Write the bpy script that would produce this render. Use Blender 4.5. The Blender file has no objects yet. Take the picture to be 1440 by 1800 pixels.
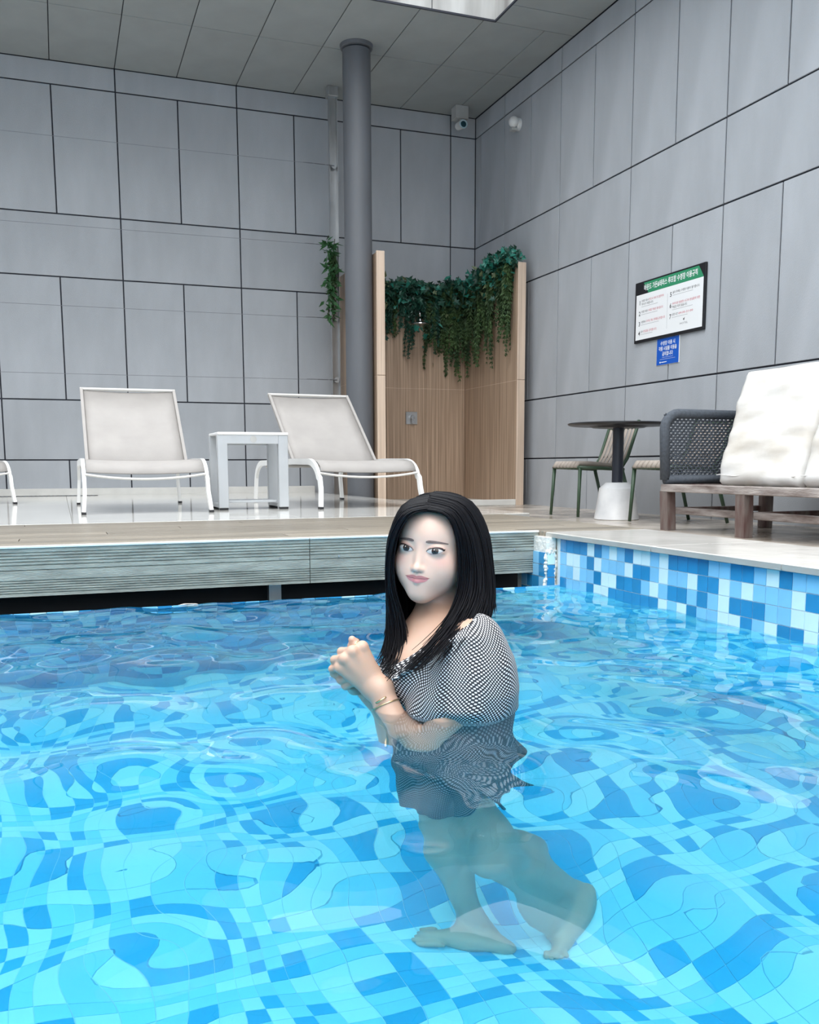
import bpy, math, random
import numpy as np
from mathutils import Vector, Matrix

random.seed(7)
SC = bpy.context.scene
COL = SC.collection
PI = math.pi

# ------------------------------------------------------------------ camera, sky, exposure
FOC, PPX, PPY = 1632.96, 720.0, 1035.17          # focal length and principal point in pixels (1440x1800)
YAW, PITCH, ROLL = 0.3572, -0.1315, -0.0033
CAM = Vector((-0.6979, -10.1419, 0.2826))
_fw = Vector((math.sin(YAW)*math.cos(PITCH), math.cos(YAW)*math.cos(PITCH), math.sin(PITCH)))
_r0 = Vector((math.cos(YAW), -math.sin(YAW), 0)); _u0 = _r0.cross(_fw)
_rt = _r0*math.cos(ROLL) + _u0*math.sin(ROLL)
_up = -_r0*math.sin(ROLL) + _u0*math.cos(ROLL)
cd = bpy.data.cameras.new('camera'); cam = bpy.data.objects.new('camera', cd); COL.objects.link(cam)
cd.sensor_fit = 'HORIZONTAL'; cd.sensor_width = 36.0; cd.lens = FOC/1440*36.0
cd.shift_x = 0.0; cd.shift_y = (PPY-900)/1440.0
cd.clip_start = 0.05; cd.clip_end = 200
M = Matrix((_rt, _up, -_fw)).transposed().to_4x4(); M.translation = CAM
cam.matrix_world = M
SC.camera = cam

w = bpy.data.worlds.new('overcast_sky'); SC.world = w; w.use_nodes = True
nt = w.node_tree; nt.nodes.clear()
wo = nt.nodes.new('ShaderNodeOutputWorld'); wb = nt.nodes.new('ShaderNodeBackground')
wb.inputs['Color'].default_value = (0.93, 0.97, 1.0, 1); SKY = 2.9
# evenly overcast sky: the standard overcast distribution, zenith three times as bright as the horizon
_tc = nt.nodes.new('ShaderNodeTexCoord'); _sx = nt.nodes.new('ShaderNodeSeparateXYZ'); nt.links.new(_tc.outputs['Generated'], _sx.inputs[0])
_mr = nt.nodes.new('ShaderNodeMapRange'); nt.links.new(_sx.outputs['Z'], _mr.inputs['Value'])
_mr.inputs['To Min'].default_value = SKY/3; _mr.inputs['To Max'].default_value = SKY
nt.links.new(_mr.outputs[0], wb.inputs['Strength'])
nt.links.new(wb.outputs[0], wo.inputs[0])
sd = bpy.data.lights.new('veiled_sun', 'SUN'); sun = bpy.data.objects.new('veiled_sun', sd); COL.objects.link(sun)
sd.energy = 1.0; sd.angle = math.radians(50); sd.color = (1, 0.98, 0.95)
sun.rotation_euler = (math.radians(22), 0, math.radians(-28))
SC.view_settings.view_transform = 'Standard'; SC.view_settings.look = 'None'
SC.view_settings.gamma = 1.0; SC.view_settings.use_curve_mapping = False
SC.view_settings.exposure = 0.6
SC.cycles.max_bounces = 14; SC.cycles.transmission_bounces = 12; SC.cycles.caustics_refractive = True
SC.cycles.caustics_reflective = False; SC.cycles.volume_bounces = 2

# ------------------------------------------------------------------ helpers
def ray(px, py):
    return _fw + _rt*((px-PPX)/FOC) - _up*((py-PPY)/FOC)
def on_x(px, py, x): d = ray(px, py); return CAM + d*((x-CAM.x)/d.x)
def on_y(px, py, y): d = ray(px, py); return CAM + d*((y-CAM.y)/d.y)
def on_z(px, py, z): d = ray(px, py); return CAM + d*((z-CAM.z)/d.z)

class MB:
    """collects shapes; build() links them as one mesh object"""
    def __init__(s): s.v = []; s.f = []; s.m = []; s.mi = 0
    def add(s, vs, fs):
        b = len(s.v); s.v.extend([tuple(p) for p in vs])
        for f in fs: s.f.append(tuple(i+b for i in f)); s.m.append(s.mi)
        return s
    def box(s, x0, x1, y0, y1, z0, z1):
        vs = [(x, y, z) for z in (z0, z1) for y in (y0, y1) for x in (x0, x1)]
        return s.add(vs, [(0,2,3,1),(4,5,7,6),(0,1,5,4),(2,6,7,3),(0,4,6,2),(1,3,7,5)])
    def bbox(s, x0, x1, y0, y1, z0, z1, b=.004):
        """box with chamfered edges"""
        vs = []; idx = {}
        X = (x0, x1); Y = (y0, y1); Z = (z0, z1)
        for i in (0,1):
            for j in (0,1):
                for k in (0,1):
                    sx = b if i == 0 else -b; sy = b if j == 0 else -b; sz = b if k == 0 else -b
                    for a, p in enumerate(((X[i], Y[j]+sy, Z[k]+sz), (X[i]+sx, Y[j], Z[k]+sz), (X[i]+sx, Y[j]+sy, Z[k]))):
                        idx[i,j,k,a] = len(vs); vs.append(p)
        fs = []
        I = idx
        fs.append((I[0,0,0,0],I[0,0,1,0],I[0,1,1,0],I[0,1,0,0])); fs.append((I[1,0,0,0],I[1,1,0,0],I[1,1,1,0],I[1,0,1,0]))
        fs.append((I[0,0,0,1],I[1,0,0,1],I[1,0,1,1],I[0,0,1,1])); fs.append((I[0,1,0,1],I[0,1,1,1],I[1,1,1,1],I[1,1,0,1]))
        fs.append((I[0,0,0,2],I[0,1,0,2],I[1,1,0,2],I[1,0,0,2])); fs.append((I[0,0,1,2],I[1,0,1,2],I[1,1,1,2],I[0,1,1,2]))
        for j in (0,1):
            for k in (0,1): fs.append((I[0,j,k,1],I[1,j,k,1],I[1,j,k,2],I[0,j,k,2]))
        for i in (0,1):
            for k in (0,1): fs.append((I[i,0,k,0],I[i,1,k,0],I[i,1,k,2],I[i,0,k,2]))
        for i in (0,1):
            for j in (0,1): fs.append((I[i,j,0,0],I[i,j,1,0],I[i,j,1,1],I[i,j,0,1]))
        for i in (0,1):
            for j in (0,1):
                for k in (0,1): fs.append((I[i,j,k,0],I[i,j,k,1],I[i,j,k,2]))
        return s.add(vs, fs)
    def tube(s, pts, r, n=8, cap=True, flat=None, up=None):
        """tube along pts; r a number or a list; flat=(a,b) scales the section's two axes"""
        pts = [Vector(p) for p in pts]; N = len(pts)
        rs = r if isinstance(r, (list, tuple)) else [r]*N
        prev = None; vs = []; fs = []
        for i, p in enumerate(pts):
            t = (pts[min(i+1, N-1)]-pts[max(i-1, 0)])
            t = t.normalized() if t.length > 1e-9 else Vector((0,0,1))
            if prev is None:
                a = Vector(up) if up else (Vector((0,0,1)) if abs(t.z) < .9 else Vector((1,0,0)))
                e = a - t*a.dot(t); e.normalize()
            else:
                e = prev - t*prev.dot(t)
                e = e.normalized() if e.length > 1e-6 else prev
            prev = e; g = t.cross(e)
            fa, fb = flat if flat else (1, 1)
            for k in range(n):
                th = 2*PI*k/n
                vs.append(p + e*(math.cos(th)*rs[i]*fa) + g*(math.sin(th)*rs[i]*fb))
        for i in range(N-1):
            for k in range(n):
                fs.append((i*n+k, i*n+(k+1) % n, (i+1)*n+(k+1) % n, (i+1)*n+k))
        if cap:
            fs.append(tuple(reversed(range(n)))); fs.append(tuple((N-1)*n+k for k in range(n)))
        return s.add(vs, fs)
    def bar(s, pts, w_, h_, side=(1,0,0)):
        """rectangular section swept along pts; w_ along 'side'"""
        pts = [Vector(p) for p in pts]; N = len(pts); sd_ = Vector(side).normalized(); vs = []; fs = []
        for i, p in enumerate(pts):
            t = (pts[min(i+1, N-1)]-pts[max(i-1, 0)]).normalized()
            a = (sd_ - t*sd_.dot(t)).normalized(); g = t.cross(a)
            for (u, v) in ((-1,-1),(1,-1),(1,1),(-1,1)): vs.append(p + a*(u*w_/2) + g*(v*h_/2))
        for i in range(N-1):
            for k in range(4): fs.append((i*4+k, i*4+(k+1) % 4, (i+1)*4+(k+1) % 4, (i+1)*4+k))
        fs.append((3,2,1,0)); fs.append(tuple((N-1)*4+k for k in range(4)))
        return s.add(vs, fs)
    def lathe(s, prof, c=(0,0,0), n=32, axis='z'):
        vs = []; fs = []
        for (r, z) in prof:
            for k in range(n):
                a = 2*PI*k/n; p = (r*math.cos(a), r*math.sin(a), z)
                if axis == 'y': p = (p[0], p[2], p[1])
                if axis == 'x': p = (p[2], p[0], p[1])
                vs.append((p[0]+c[0], p[1]+c[1], p[2]+c[2]))
        for i in range(len(prof)-1):
            for k in range(n): fs.append((i*n+k, i*n+(k+1) % n, (i+1)*n+(k+1) % n, (i+1)*n+k))
        fs.append(tuple(reversed(range(n)))); fs.append(tuple((len(prof)-1)*n+k for k in range(n)))
        return s.add(vs, fs)
    def sphere(s, c, r, n=12, m=8):
        rx, ry, rz = r if isinstance(r, (tuple, list)) else (r, r, r)
        vs = [(c[0], c[1], c[2]-rz)]; fs = []
        for i in range(1, m):
            ph = -PI/2 + PI*i/m
            for k in range(n):
                a = 2*PI*k/n; vs.append((c[0]+rx*math.cos(ph)*math.cos(a), c[1]+ry*math.cos(ph)*math.sin(a), c[2]+rz*math.sin(ph)))
        vs.append((c[0], c[1], c[2]+rz)); L = len(vs)-1
        for k in range(n):
            fs.append((0, 1+(k+1) % n, 1+k)); fs.append((L, 1+(m-2)*n+k, 1+(m-2)*n+(k+1) % n))
        for i in range(m-2):
            for k in range(n): fs.append((1+i*n+k, 1+i*n+(k+1) % n, 1+(i+1)*n+(k+1) % n, 1+(i+1)*n+k))
        return s.add(vs, fs)
    def extrude(s, prof, x0, x1, axis='x'):
        """closed profile of (a,b) pairs pushed along axis"""
        n = len(prof); vs = []
        for x in (x0, x1):
            for (a, b) in prof: vs.append({'x': (x, a, b), 'y': (a, x, b), 'z': (a, b, x)}[axis])
        fs = [(i, (i+1) % n, n+(i+1) % n, n+i) for i in range(n)] + [tuple(reversed(range(n))), tuple(range(n, 2*n))]
        return s.add(vs, fs)
    def mesh(s, name, mats, smooth=False):
        me = bpy.data.meshes.new(name); me.from_pydata(s.v, [], s.f)
        for m_ in (mats if isinstance(mats, (list, tuple)) else [mats]): me.materials.append(m_)
        if any(s.m): me.polygons.foreach_set('material_index', s.m)
        me.validate(); fix_normals(me)
        if smooth: me.polygons.foreach_set('use_smooth', [True]*len(me.polygons))
        me.update(); return me
    def build(s, name, mats, parent=None, smooth=False):
        return link(name, s.mesh(name, mats, smooth), parent)
import bmesh
def fix_normals(me):
    if len(me.polygons) > 60000: return
    b = bmesh.new(); b.from_mesh(me); bmesh.ops.recalc_face_normals(b, faces=b.faces); b.to_mesh(me); b.free()
def link(name, me, parent=None):
    o = bpy.data.objects.new(name, me); COL.objects.link(o)
    if parent: o.parent = parent
    return o
def empty(name, loc=(0,0,0), rz=0):
    o = bpy.data.objects.new(name, None); COL.objects.link(o); o.location = loc; o.rotation_euler = (0,0,rz)
    o.empty_display_size = .1; return o
def tag(o, label=None, cat=None, group=None, kind=None):
    if label: o['label'] = label
    if cat: o['category'] = cat
    if group: o['group'] = group
    if kind: o['kind'] = kind
    return o
def struct(o): o['kind'] = 'structure'; return o
def copy_tree(o, parent=None):
    c = o.copy(); COL.objects.link(c); c.parent = parent
    for ch in list(o.children): copy_tree(ch, c)
    return c
def smooth_by_angle(o, ang=35):
    me = o.data; me.polygons.foreach_set('use_smooth', [True]*len(me.polygons))
    b = bmesh.new(); b.from_mesh(me); lim = math.radians(ang)
    for e in b.edges:
        if len(e.link_faces) == 2 and e.calc_face_angle(0) > lim: e.smooth = False
    b.to_mesh(me); b.free(); return o

# ------------------------------------------------------------------ materials
def mat(name, col, rough=.5, metal=0, spec=.5, noise=None, noise_scale=8, noise_amt=.1, stretch=(1,1,1), bump=0, bump_scale=60,
        vary=0, coat=0, col2=None, sheen=0, noise_detail=4):
    m = bpy.data.materials.new(name); m.use_nodes = True; n = m.node_tree; p = n.nodes['Principled BSDF']
    p.inputs['Base Color'].default_value = (*col, 1); p.inputs['Roughness'].default_value = rough
    p.inputs['Metallic'].default_value = metal; p.inputs['Specular IOR Level'].default_value = spec
    if coat: p.inputs['Coat Weight'].default_value = coat; p.inputs['Coat Roughness'].default_value = .05
    if sheen: p.inputs['Sheen Weight'].default_value = sheen
    tc = n.nodes.new('ShaderNodeTexCoord'); mp = n.nodes.new('ShaderNodeMapping'); mp.inputs['Scale'].default_value = stretch
    n.links.new(tc.outputs['Object'], mp.inputs['Vector'])
    cur = None
    if noise_amt or col2:
        nz = n.nodes.new('ShaderNodeTexNoise'); nz.inputs['Scale'].default_value = noise_scale; nz.inputs['Detail'].default_value = noise_detail
        n.links.new(mp.outputs[0], nz.inputs['Vector'])
        cr = n.nodes.new('ShaderNodeValToRGB'); cr.color_ramp.elements[0].position = .3; cr.color_ramp.elements[1].position = .7
        a = tuple(max(0, c*(1-noise_amt)) for c in col) if not col2 else col2
        b = tuple(min(1, c*(1+noise_amt)) for c in col)
        cr.color_ramp.elements[0].color = (*a, 1); cr.color_ramp.elements[1].color = (*b, 1)
        n.links.new(nz.outputs['Fac'], cr.inputs['Fac']); cur = cr.outputs['Color']
    if vary:
        oi = n.nodes.new('ShaderNodeObjectInfo'); mr = n.nodes.new('ShaderNodeMapRange')
        mr.inputs['To Min'].default_value = 1-vary; mr.inputs['To Max'].default_value = 1+vary
        n.links.new(oi.outputs['Random'], mr.inputs['Value'])
        mx = n.nodes.new('ShaderNodeVectorMath'); mx.operation = 'SCALE'
        if cur: n.links.new(cur, mx.inputs[0])
        else: mx.inputs[0].default_value = col
        n.links.new(mr.outputs[0], mx.inputs['Scale']); cur = mx.outputs[0]
    if cur: n.links.new(cur, p.inputs['Base Color'])
    if bump:
        bz = n.nodes.new('ShaderNodeTexNoise'); bz.inputs['Scale'].default_value = bump_scale; bz.inputs['Detail'].default_value = 4
        n.links.new(mp.outputs[0], bz.inputs['Vector'])
        bp = n.nodes.new('ShaderNodeBump'); bp.inputs['Strength'].default_value = bump; bp.inputs['Distance'].default_value = .01
        n.links.new(bz.outputs['Fac'], bp.inputs['Height']); n.links.new(bp.outputs[0], p.inputs['Normal'])
    return m
MAT = {}
MAT['panel'] = mat('fibre_cement_panel', (.395,.415,.445), .75, noise_scale=2.2, noise_amt=.09, stretch=(1.6,1.6,.5), bump=.25, bump_scale=160, vary=.045)
MAT['joint'] = mat('dark_joint', (.025,.028,.04), .8, noise_amt=.1)
MAT['ceil'] = mat('ceiling_panel', (.33,.35,.345), .8, noise_scale=3, noise_amt=.06, bump=.1, bump_scale=120, vary=.03)
MAT['upstand'] = mat('stained_white_upstand', (.46,.46,.45), .6, noise_scale=1.5, noise_amt=.2, stretch=(3,3,.5), col2=(.22,.21,.2))
MAT['floor'] = mat('glossy_cream_floor_tile', (.60,.59,.56), .09, noise_scale=1.2, noise_amt=.05, bump=.03, bump_scale=6, vary=.02)
MAT['grout'] = mat('grey_grout', (.30,.30,.29), .8)
MAT['curb'] = mat('pale_curb_stone', (.66,.65,.62), .4, noise_amt=.06)
MAT['wetfloor'] = mat('wet_stone_floor', (.50,.45,.39), .24, noise_scale=3.2, noise_amt=.2, col2=(.20,.165,.135), bump=.3, bump_scale=7)
MAT['deck'] = mat('grey_brown_deck_board', (.235,.205,.165), .33, noise_scale=3, noise_amt=.25, stretch=(.6,14,8), bump=.2, bump_scale=12, vary=.25)
MAT['fascia'] = mat('weathered_grey_green_board', (.285,.315,.29), .55, noise_scale=9, noise_amt=.28, stretch=(.8,3,5), bump=.35, bump_scale=70)
MAT['nosing'] = mat('bright_aluminium_nosing', (.85,.85,.83), .25, metal=.3, noise_amt=.04)
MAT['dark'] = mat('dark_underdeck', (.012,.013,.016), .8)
MAT['coping'] = mat('wet_pale_coping_stone', (.50,.485,.455), .16, noise_scale=3, noise_amt=.12, bump=.12, bump_scale=14, vary=.05)
MAT['copingedge'] = mat('grey_coping_edge', (.40,.40,.38), .5, noise_scale=8, noise_amt=.1)
MAT['tile_d'] = mat('mid_blue_mosaic', (.028,.26,.54), .12, noise_amt=.05, vary=.10)
MAT['tile_l'] = mat('sky_blue_mosaic', (.24,.58,.87), .12, noise_amt=.04, vary=.06)
MAT['tile_p'] = mat('pale_blue_mosaic', (.66,.86,.93), .12, noise_amt=.03, vary=.03)
MAT['tile_grout'] = mat('pale_grout', (.42,.74,.92), .7, noise_amt=.05)
MAT['grout_white'] = mat('thick_white_grout', (.80,.79,.74), .8, noise_scale=20, noise_amt=.12, bump=.6, bump_scale=60)
MAT['steel'] = mat('galvanised_steel', (.47,.48,.49), .33, metal=.7, noise_scale=5, noise_amt=.2, stretch=(2,2,.6))
MAT['chrome'] = mat('chrome', (.55,.55,.55), .15, metal=1, noise_amt=.02)
MAT['column'] = mat('painted_grey_column', (.115,.122,.136), .5, noise_scale=6, noise_amt=.09, stretch=(1,1,.25), bump=.06, bump_scale=50)
MAT['cable'] = mat('steel_cable', (.22,.23,.25), .4, metal=.6)
MAT['black'] = mat('black_plastic', (.015,.015,.018), .4)
MAT['white_metal'] = mat('white_powder_coat', (.80,.80,.79), .3, noise_scale=5, noise_amt=.04)
MAT['taupe_metal'] = mat('pale_grey_frame', (.58,.565,.54), .35, noise_amt=.04)
MAT['sling'] = mat('pale_taupe_sling_fabric', (.345,.325,.31), .8, noise_scale=6, noise_amt=.06, bump=.3, bump_scale=400)
MAT['silver'] = mat('silver_aluminium', (.48,.50,.52), .32, metal=.25, noise_amt=.04)
MAT['tabletop'] = mat('black_laminate', (.012,.012,.014), .35, noise_amt=.1)
MAT['pole'] = mat('dark_blue_black_metal', (.018,.022,.035), .4)
MAT['marble'] = mat('white_veined_marble', (.80,.80,.80), .3, noise_scale=3.5, noise_amt=.1, col2=(.55,.56,.58), noise_detail=9)
MAT['green'] = mat('dark_green_tube', (.045,.085,.05), .4, noise_amt=.08)
MAT['strap'] = mat('taupe_padded_strap', (.36,.31,.27), .75, noise_amt=.08)
MAT['rope'] = mat('slate_rope_weave', (.075,.088,.108), .75, noise_scale=60, noise_amt=.2, bump=.4, bump_scale=300)
MAT['teak'] = mat('weathered_teak', (.33,.30,.285), .7, noise_scale=4, noise_amt=.35, stretch=(6,1.2,6), col2=(.12,.085,.075), bump=.4, bump_scale=30)
MAT['teak_dark'] = mat('dark_red_teak', (.075,.035,.032), .6, noise_scale=6, noise_amt=.3, stretch=(4,4,.8), col2=(.20,.17,.155), bump=.3, bump_scale=30)
MAT['cushion'] = mat('white_stained_cushion_cover', (.80,.80,.79), .8, noise_scale=3.0, noise_amt=.0, col2=(.60,.56,.50), bump=.15, bump_scale=10, stretch=(1,1,2.2))
MAT['white_plastic'] = mat('white_plastic', (.72,.72,.71), .35)
MAT['grey_box'] = mat('grey_metal_box', (.42,.42,.41), .5)
def wood_mat(name, a, b):
    m = mat(name, a, .45, noise_amt=.12, noise_scale=1.0, stretch=(60,60,.9), col2=b, bump=.06, bump_scale=2, noise_detail=6)
    return m
MAT['wood'] = wood_mat('wood_look_tile', (.50,.365,.265), (.27,.185,.125))
MAT['wood_light'] = wood_mat('light_wood_edge_tile', (.66,.52,.41), (.50,.38,.29))
MAT['leaf'] = mat('dark_ivy_leaf', (.012,.068,.044), .45, noise_scale=9, noise_amt=.5, col2=(.01,.04,.025))
MAT['leaf_teal'] = mat('teal_ivy_leaf', (.025,.20,.15), .4, noise_scale=9, noise_amt=.3)
MAT['leaf_pale'] = mat('pale_ivy_leaf', (.16,.20,.10), .5, noise_scale=9, noise_amt=.3)
MAT['moss'] = mat('trailing_fern', (.045,.085,.025), .6, noise_scale=7, noise_amt=.5, col2=(.018,.045,.016))
MAT['stem'] = mat('brown_vine', (.07,.06,.03), .7)

# ------------------------------------------------------------------ the setting: walls and ceiling
CX = 3.906                                    # right wall plane
ZC = 4.173                                    # ceiling
ROWS = [(-.20,.355,'half'), (.355,.955,'full'), (.955,2.155,'half'), (2.155,2.755,'full'), (2.755,3.955,'half'), (3.955,4.173,'full')]
GAP = .0065; TH = .012
_pcache = {}
def panel_mesh(w_, h_, key):
    k = (round(w_,3), round(h_,3), key)
    if k not in _pcache:
        b = MB()
        if key == 'back': b.bbox(-w_/2, w_/2, -TH, 0, -h_/2, h_/2, .002)
        elif key == 'right': b.bbox(-TH, 0, -w_/2, w_/2, -h_/2, h_/2, .002)
        else: b.bbox(-w_/2, w_/2, -h_/2, h_/2, -TH, 0, .002)
        _pcache[k] = b.mesh('panel', MAT['ceil' if key == 'ceil' else 'panel'])
    return _pcache[k]
def spans(lo, hi, off, step):
    k = math.floor((lo-off)/step); c = [lo]; x = off+k*step
    while x < hi-.02:
        if x > lo+.02: c.append(x)
        x += step
    return list(zip(c, c[1:]+[hi]))
wall_back = struct(MB().box(-6, CX+.3, TH, .3, -.4, ZC+.1).build('wall_back', MAT['joint']))
for z0, z1, kind in ROWS:
    for a, b in spans(-6, CX, 0, .6 if kind == 'half' else 1.2):
        o = link('panel', panel_mesh(b-a-GAP*2, z1-z0-GAP*2, 'back'), wall_back); o.location = ((a+b)/2, TH, (z0+z1)/2)
wall_right = struct(MB().box(CX+TH, CX+.3, -13, TH-.001, -.4, ZC+.1).build('wall_right', MAT['joint']))
for z0, z1, kind in ROWS:
    for a, b in spans(-13, 0, -.7422, .6 if kind == 'half' else 1.2):
        o = link('panel', panel_mesh(b-a-GAP*2, z1-z0-GAP*2, 'right'), wall_right); o.location = (CX+TH, (a+b)/2, (z0+z1)/2)
struct(MB().box(-6.3, -6, -13.3, .3, -.4, ZC+1.2).build('added_wall_left', MAT['panel']))  # unseen wall, added to keep low sky light off the back wall
struct(MB().box(-6.3, CX+.3, -13.3, -13, -.4, .95).build('added_wall_front', MAT['panel']))  # unseen wall added behind the camera, kept low to let frontal sky light in
YO, XO = -2.165, 3.11                          # roof opening: far edge and right edge
cb = MB().box(-6, CX+.3, YO, .3, ZC+TH, ZC+.25); cb.box(XO, CX+.3, -13, YO, ZC+TH, ZC+.25)
ceiling = struct(cb.build('ceiling', MAT['joint']))
def ceil_panel(a, b, c, d):
    o = link('ceiling_panel', panel_mesh(b-a-.008, d-c-.008, 'ceil'), ceiling); o.location = ((a+b)/2, (c+d)/2, ZC+TH)
for (c, d) in ((-1.17, 0), (YO, -1.17)):
    for a, b in spans(-6, CX-.004, 0, .6):
        ceil_panel(a, b, c, d)
for c, d in spans(-13, YO, YO-.33, 1.2):
    ceil_panel(XO, CX-.004, c, d)
up_ = MB()
for a, b in spans(-6, XO, .1, 1.2): up_.box(a+.004, b-.004, YO-.01, YO+.05, ZC+.012, ZC+1.1)
trim = struct(up_.build('trim_1', MAT['upstand']))
u2 = MB()
for a, b in spans(-13, YO, -2.6, 1.2): u2.box(XO-.01, XO+.05, a+.004, b-.004, ZC+.012, ZC+1.1)
struct(u2.build('trim_2', MAT['upstand']))
t3 = MB().box(-6, XO, YO-.014, YO, ZC-.004, ZC+.012); t3.box(XO-.014, XO, -13, YO-.014, ZC-.004, ZC+.012)
struct(t3.build('trim_3', MAT['joint']))
struct(MB().bbox(-6, 1.94, -.10, 0, -.02, .068, .004).build('baseboard_back', MAT['curb']))

# ------------------------------------------------------------------ floors, deck, coping
ZL, ZW, ZPF = -.122, -.22, -1.27               # lower floor, water level, pool floor
DX1 = 1.75
fl = struct(MB().box(-6, 1.938, -5.15, .0, -.3, -.006).build('floor', MAT['grout']))
for a, b in spans(-6, 1.938, .55, 1.2):
    for c, d in spans(-5.15, -.10, -.10-1.2, 1.2):
        k = ('ft', round(b-a,3), round(d-c,3))
        if k not in _pcache: _pcache[k] = MB().bbox(-(b-a)/2+.001, (b-a)/2-.001, -(d-c)/2+.001, (d-c)/2-.001, -.006, 0, .001).mesh('floor_tile', MAT['floor'])
        o = link('floor_tile', _pcache[k], fl); o.location = ((a+b)/2, (c+d)/2, 0)
struct(MB().box(1.70, CX+.02, -13, .02, -.4, ZL).build('lower_floor', MAT['wetfloor']))
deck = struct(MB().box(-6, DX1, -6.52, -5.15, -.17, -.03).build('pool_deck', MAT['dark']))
yb = -6.535; wbd = 1.385/10
for i in range(10):
    js = [-6] + [x for x in sorted(-6+((i*1.37) % 2.4)+k*2.4 for k in range(4)) if x < DX1-.2] + [DX1]
    js = [x for n_, x in enumerate(js) if n_ == 0 or x-js[n_-1] > .15]
    for a, b in zip(js, js[1:]):
        bb = MB(); y0 = yb+i*wbd+.003; y1 = yb+(i+1)*wbd-.003
        pr = [(y0,-.028),(y1,-.028),(y1,-.002)]
        ng = 5
        for g in range(ng):
            yc = y1-(g+.5)*(y1-y0)/ng; pr += [(yc+.006,-.0005),(yc+.002,-.0005),(yc+.0015,-.0035),(yc-.0015,-.0035),(yc-.002,-.0005)]
        pr += [(y0,-.002)]
        bb.extrude(pr, a+.002, b-.002).build('deck_board', MAT['deck'], deck)
JX = .219
for a, b in ((-6, -2.35), (-2.35, JX), (JX, 1.245)):
    pr = [(-6.525,-.004), (-6.525,-.18), (-6.551,-.18)]
    z = -.178
    for zg in (-.168,-.159,-.150,-.141,-.132,-.123,-.085,-.067,-.055,-.044,-.033,-.022):
        pr += [(-6.551, zg-.0022), (-6.546, zg-.001), (-6.546, zg+.001), (-6.551, zg+.0022)]
    pr += [(-6.551,-.004)]
    f = MB().extrude(pr, a+.0015, b-.0015).build('fascia_board', MAT['fascia'], deck)
    sc_ = MB()
    for xs in ([a+.12, b-.12] + ([a+1.2] if b-a > 2 else [])): sc_.lathe([(.0045,0),(.0045,.002),(.0015,.0025)], (xs,-6.5535,-.075), 10, 'y')
    sc_.build('screw', MAT['steel'], f)
    MB().bbox(a+.001, b-.001, -6.556, -6.528, -.005, .003, .001).build('nosing', MAT['nosing'], deck)
for x in (-4.4, -2.2, .10):
    MB().box(x-.025, x+.025, -6.44, -6.405, -.35, -.165).build('support_post', MAT['steel'], deck)
MB().bbox(1.245, DX1, -6.60, -6.538, -.03, .001, .002).build('end_board', MAT['deck'], deck)
coping = struct(MB().box(1.275, DX1, -13, -6.60, -.32, -.024).build('pool_coping', MAT['grout_white']))
for a, b in zip((-13,-12.2,-11.5,-10.86,-10.22,-9.58,-8.94,-8.011,-7.37), (-12.2,-11.5,-10.86,-10.22,-9.58,-8.94,-8.011,-7.37,-6.602)):
    c = MB(); c.bbox(1.25, 1.5, a+.002, b-.002, -.022, .0, .003)
    c.build('coping_stone', MAT['coping'], coping)
    MB().bbox(1.503, DX1, a+.002, b-.002, -.022, -.001, .002).build('coping_stone', MAT['coping'], coping)
    MB().box(1.2485, 1.2499, a+.003, b-.003, -.021, -.003).build('coping_edge', MAT['copingedge'], coping)

# ------------------------------------------------------------------ pool basin with its mosaic
PT = .0535
TM = ['tile_d', 'tile_l', 'tile_p']
rng = np.random.default_rng(11)
XR, YB = 1.268, -6.70
def tile_box(key):
    h = PT/2-(.0008 if key == 'floor' else .0014); d = .002
    return {'right': (-d,0,-h,h,-h,h), 'back': (-h,h,-d,0,-h,h), 'floor': (-h,h,-h,h,0,d), 'pier': (-h,h,-d,0,-h,h)}[key]
def lay_tiles(parent, key, cells, n_obj, weights, TM=TM):
    """cells: list of centres, largest in view first; the first n_obj become parts, the rest one joined part"""
    bx = tile_box(key)
    meshes = [MB().box(*bx).mesh('mosaic_tile', MAT[t]) for t in TM]
    ch = rng.choice(3, size=len(cells), p=weights)
    for c, k in list(zip(cells, ch))[:n_obj]:
        o = link('mosaic_tile', meshes[k], parent); o.location = c
    rest = cells[n_obj:]
    if rest:
        x0,x1,y0,y1,z0,z1 = bx
        base = np.array([(x,y,z) for z in (z0,z1) for y in (y0,y1) for x in (x0,x1)], float)
        fb = np.array([(0,2,3,1),(4,5,7,6),(0,1,5,4),(2,6,7,3),(0,4,6,2),(1,3,7,5)])
        C = np.array([tuple(c) for c in rest]); n = len(C)
        V = (C[:,None,:]+base[None]).reshape(-1,3); F = (np.arange(n)[:,None,None]*8+fb[None]).reshape(-1,4)
        me = bpy.data.meshes.new('mosaic_field'); me.from_pydata(V.tolist(), [], F.tolist())
        for t in TM: me.materials.append(MAT[t])
        me.polygons.foreach_set('material_index', np.repeat(ch[n_obj:], 6).astype(np.int32)); me.update()
        o = link('mosaic_field', me, parent); o['kind'] = 'stuff'
WX0, WY0 = -5.0, -12.6
pwr = struct(MB().box(XR+.001, XR+.2, WY0-.2, YB+.02, ZPF-.2, -.022).build('pool_wall_right', mat('wall_grout', (.66,.76,.80), .7)))
cells = []
nrow = int((-.024-ZPF)/PT)
for r_ in range(nrow):
    for k in range(int((YB-WY0)/PT)):
        cells.append(Vector((XR+.001, YB-PT*(k+.5), -.024-PT*(r_+.5))))
cells.sort(key=lambda c: (c.z < -.024-PT*7 or c.y < -9.0, -c.y))
lay_tiles(pwr, 'right', cells, 300, (.30,.34,.36))
pwb = struct(MB().box(WX0-.2, XR+.2, YB+.001, YB+.014, ZPF-.2, ZW-.003).build('pool_wall_back', MAT['tile_grout']))
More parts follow.
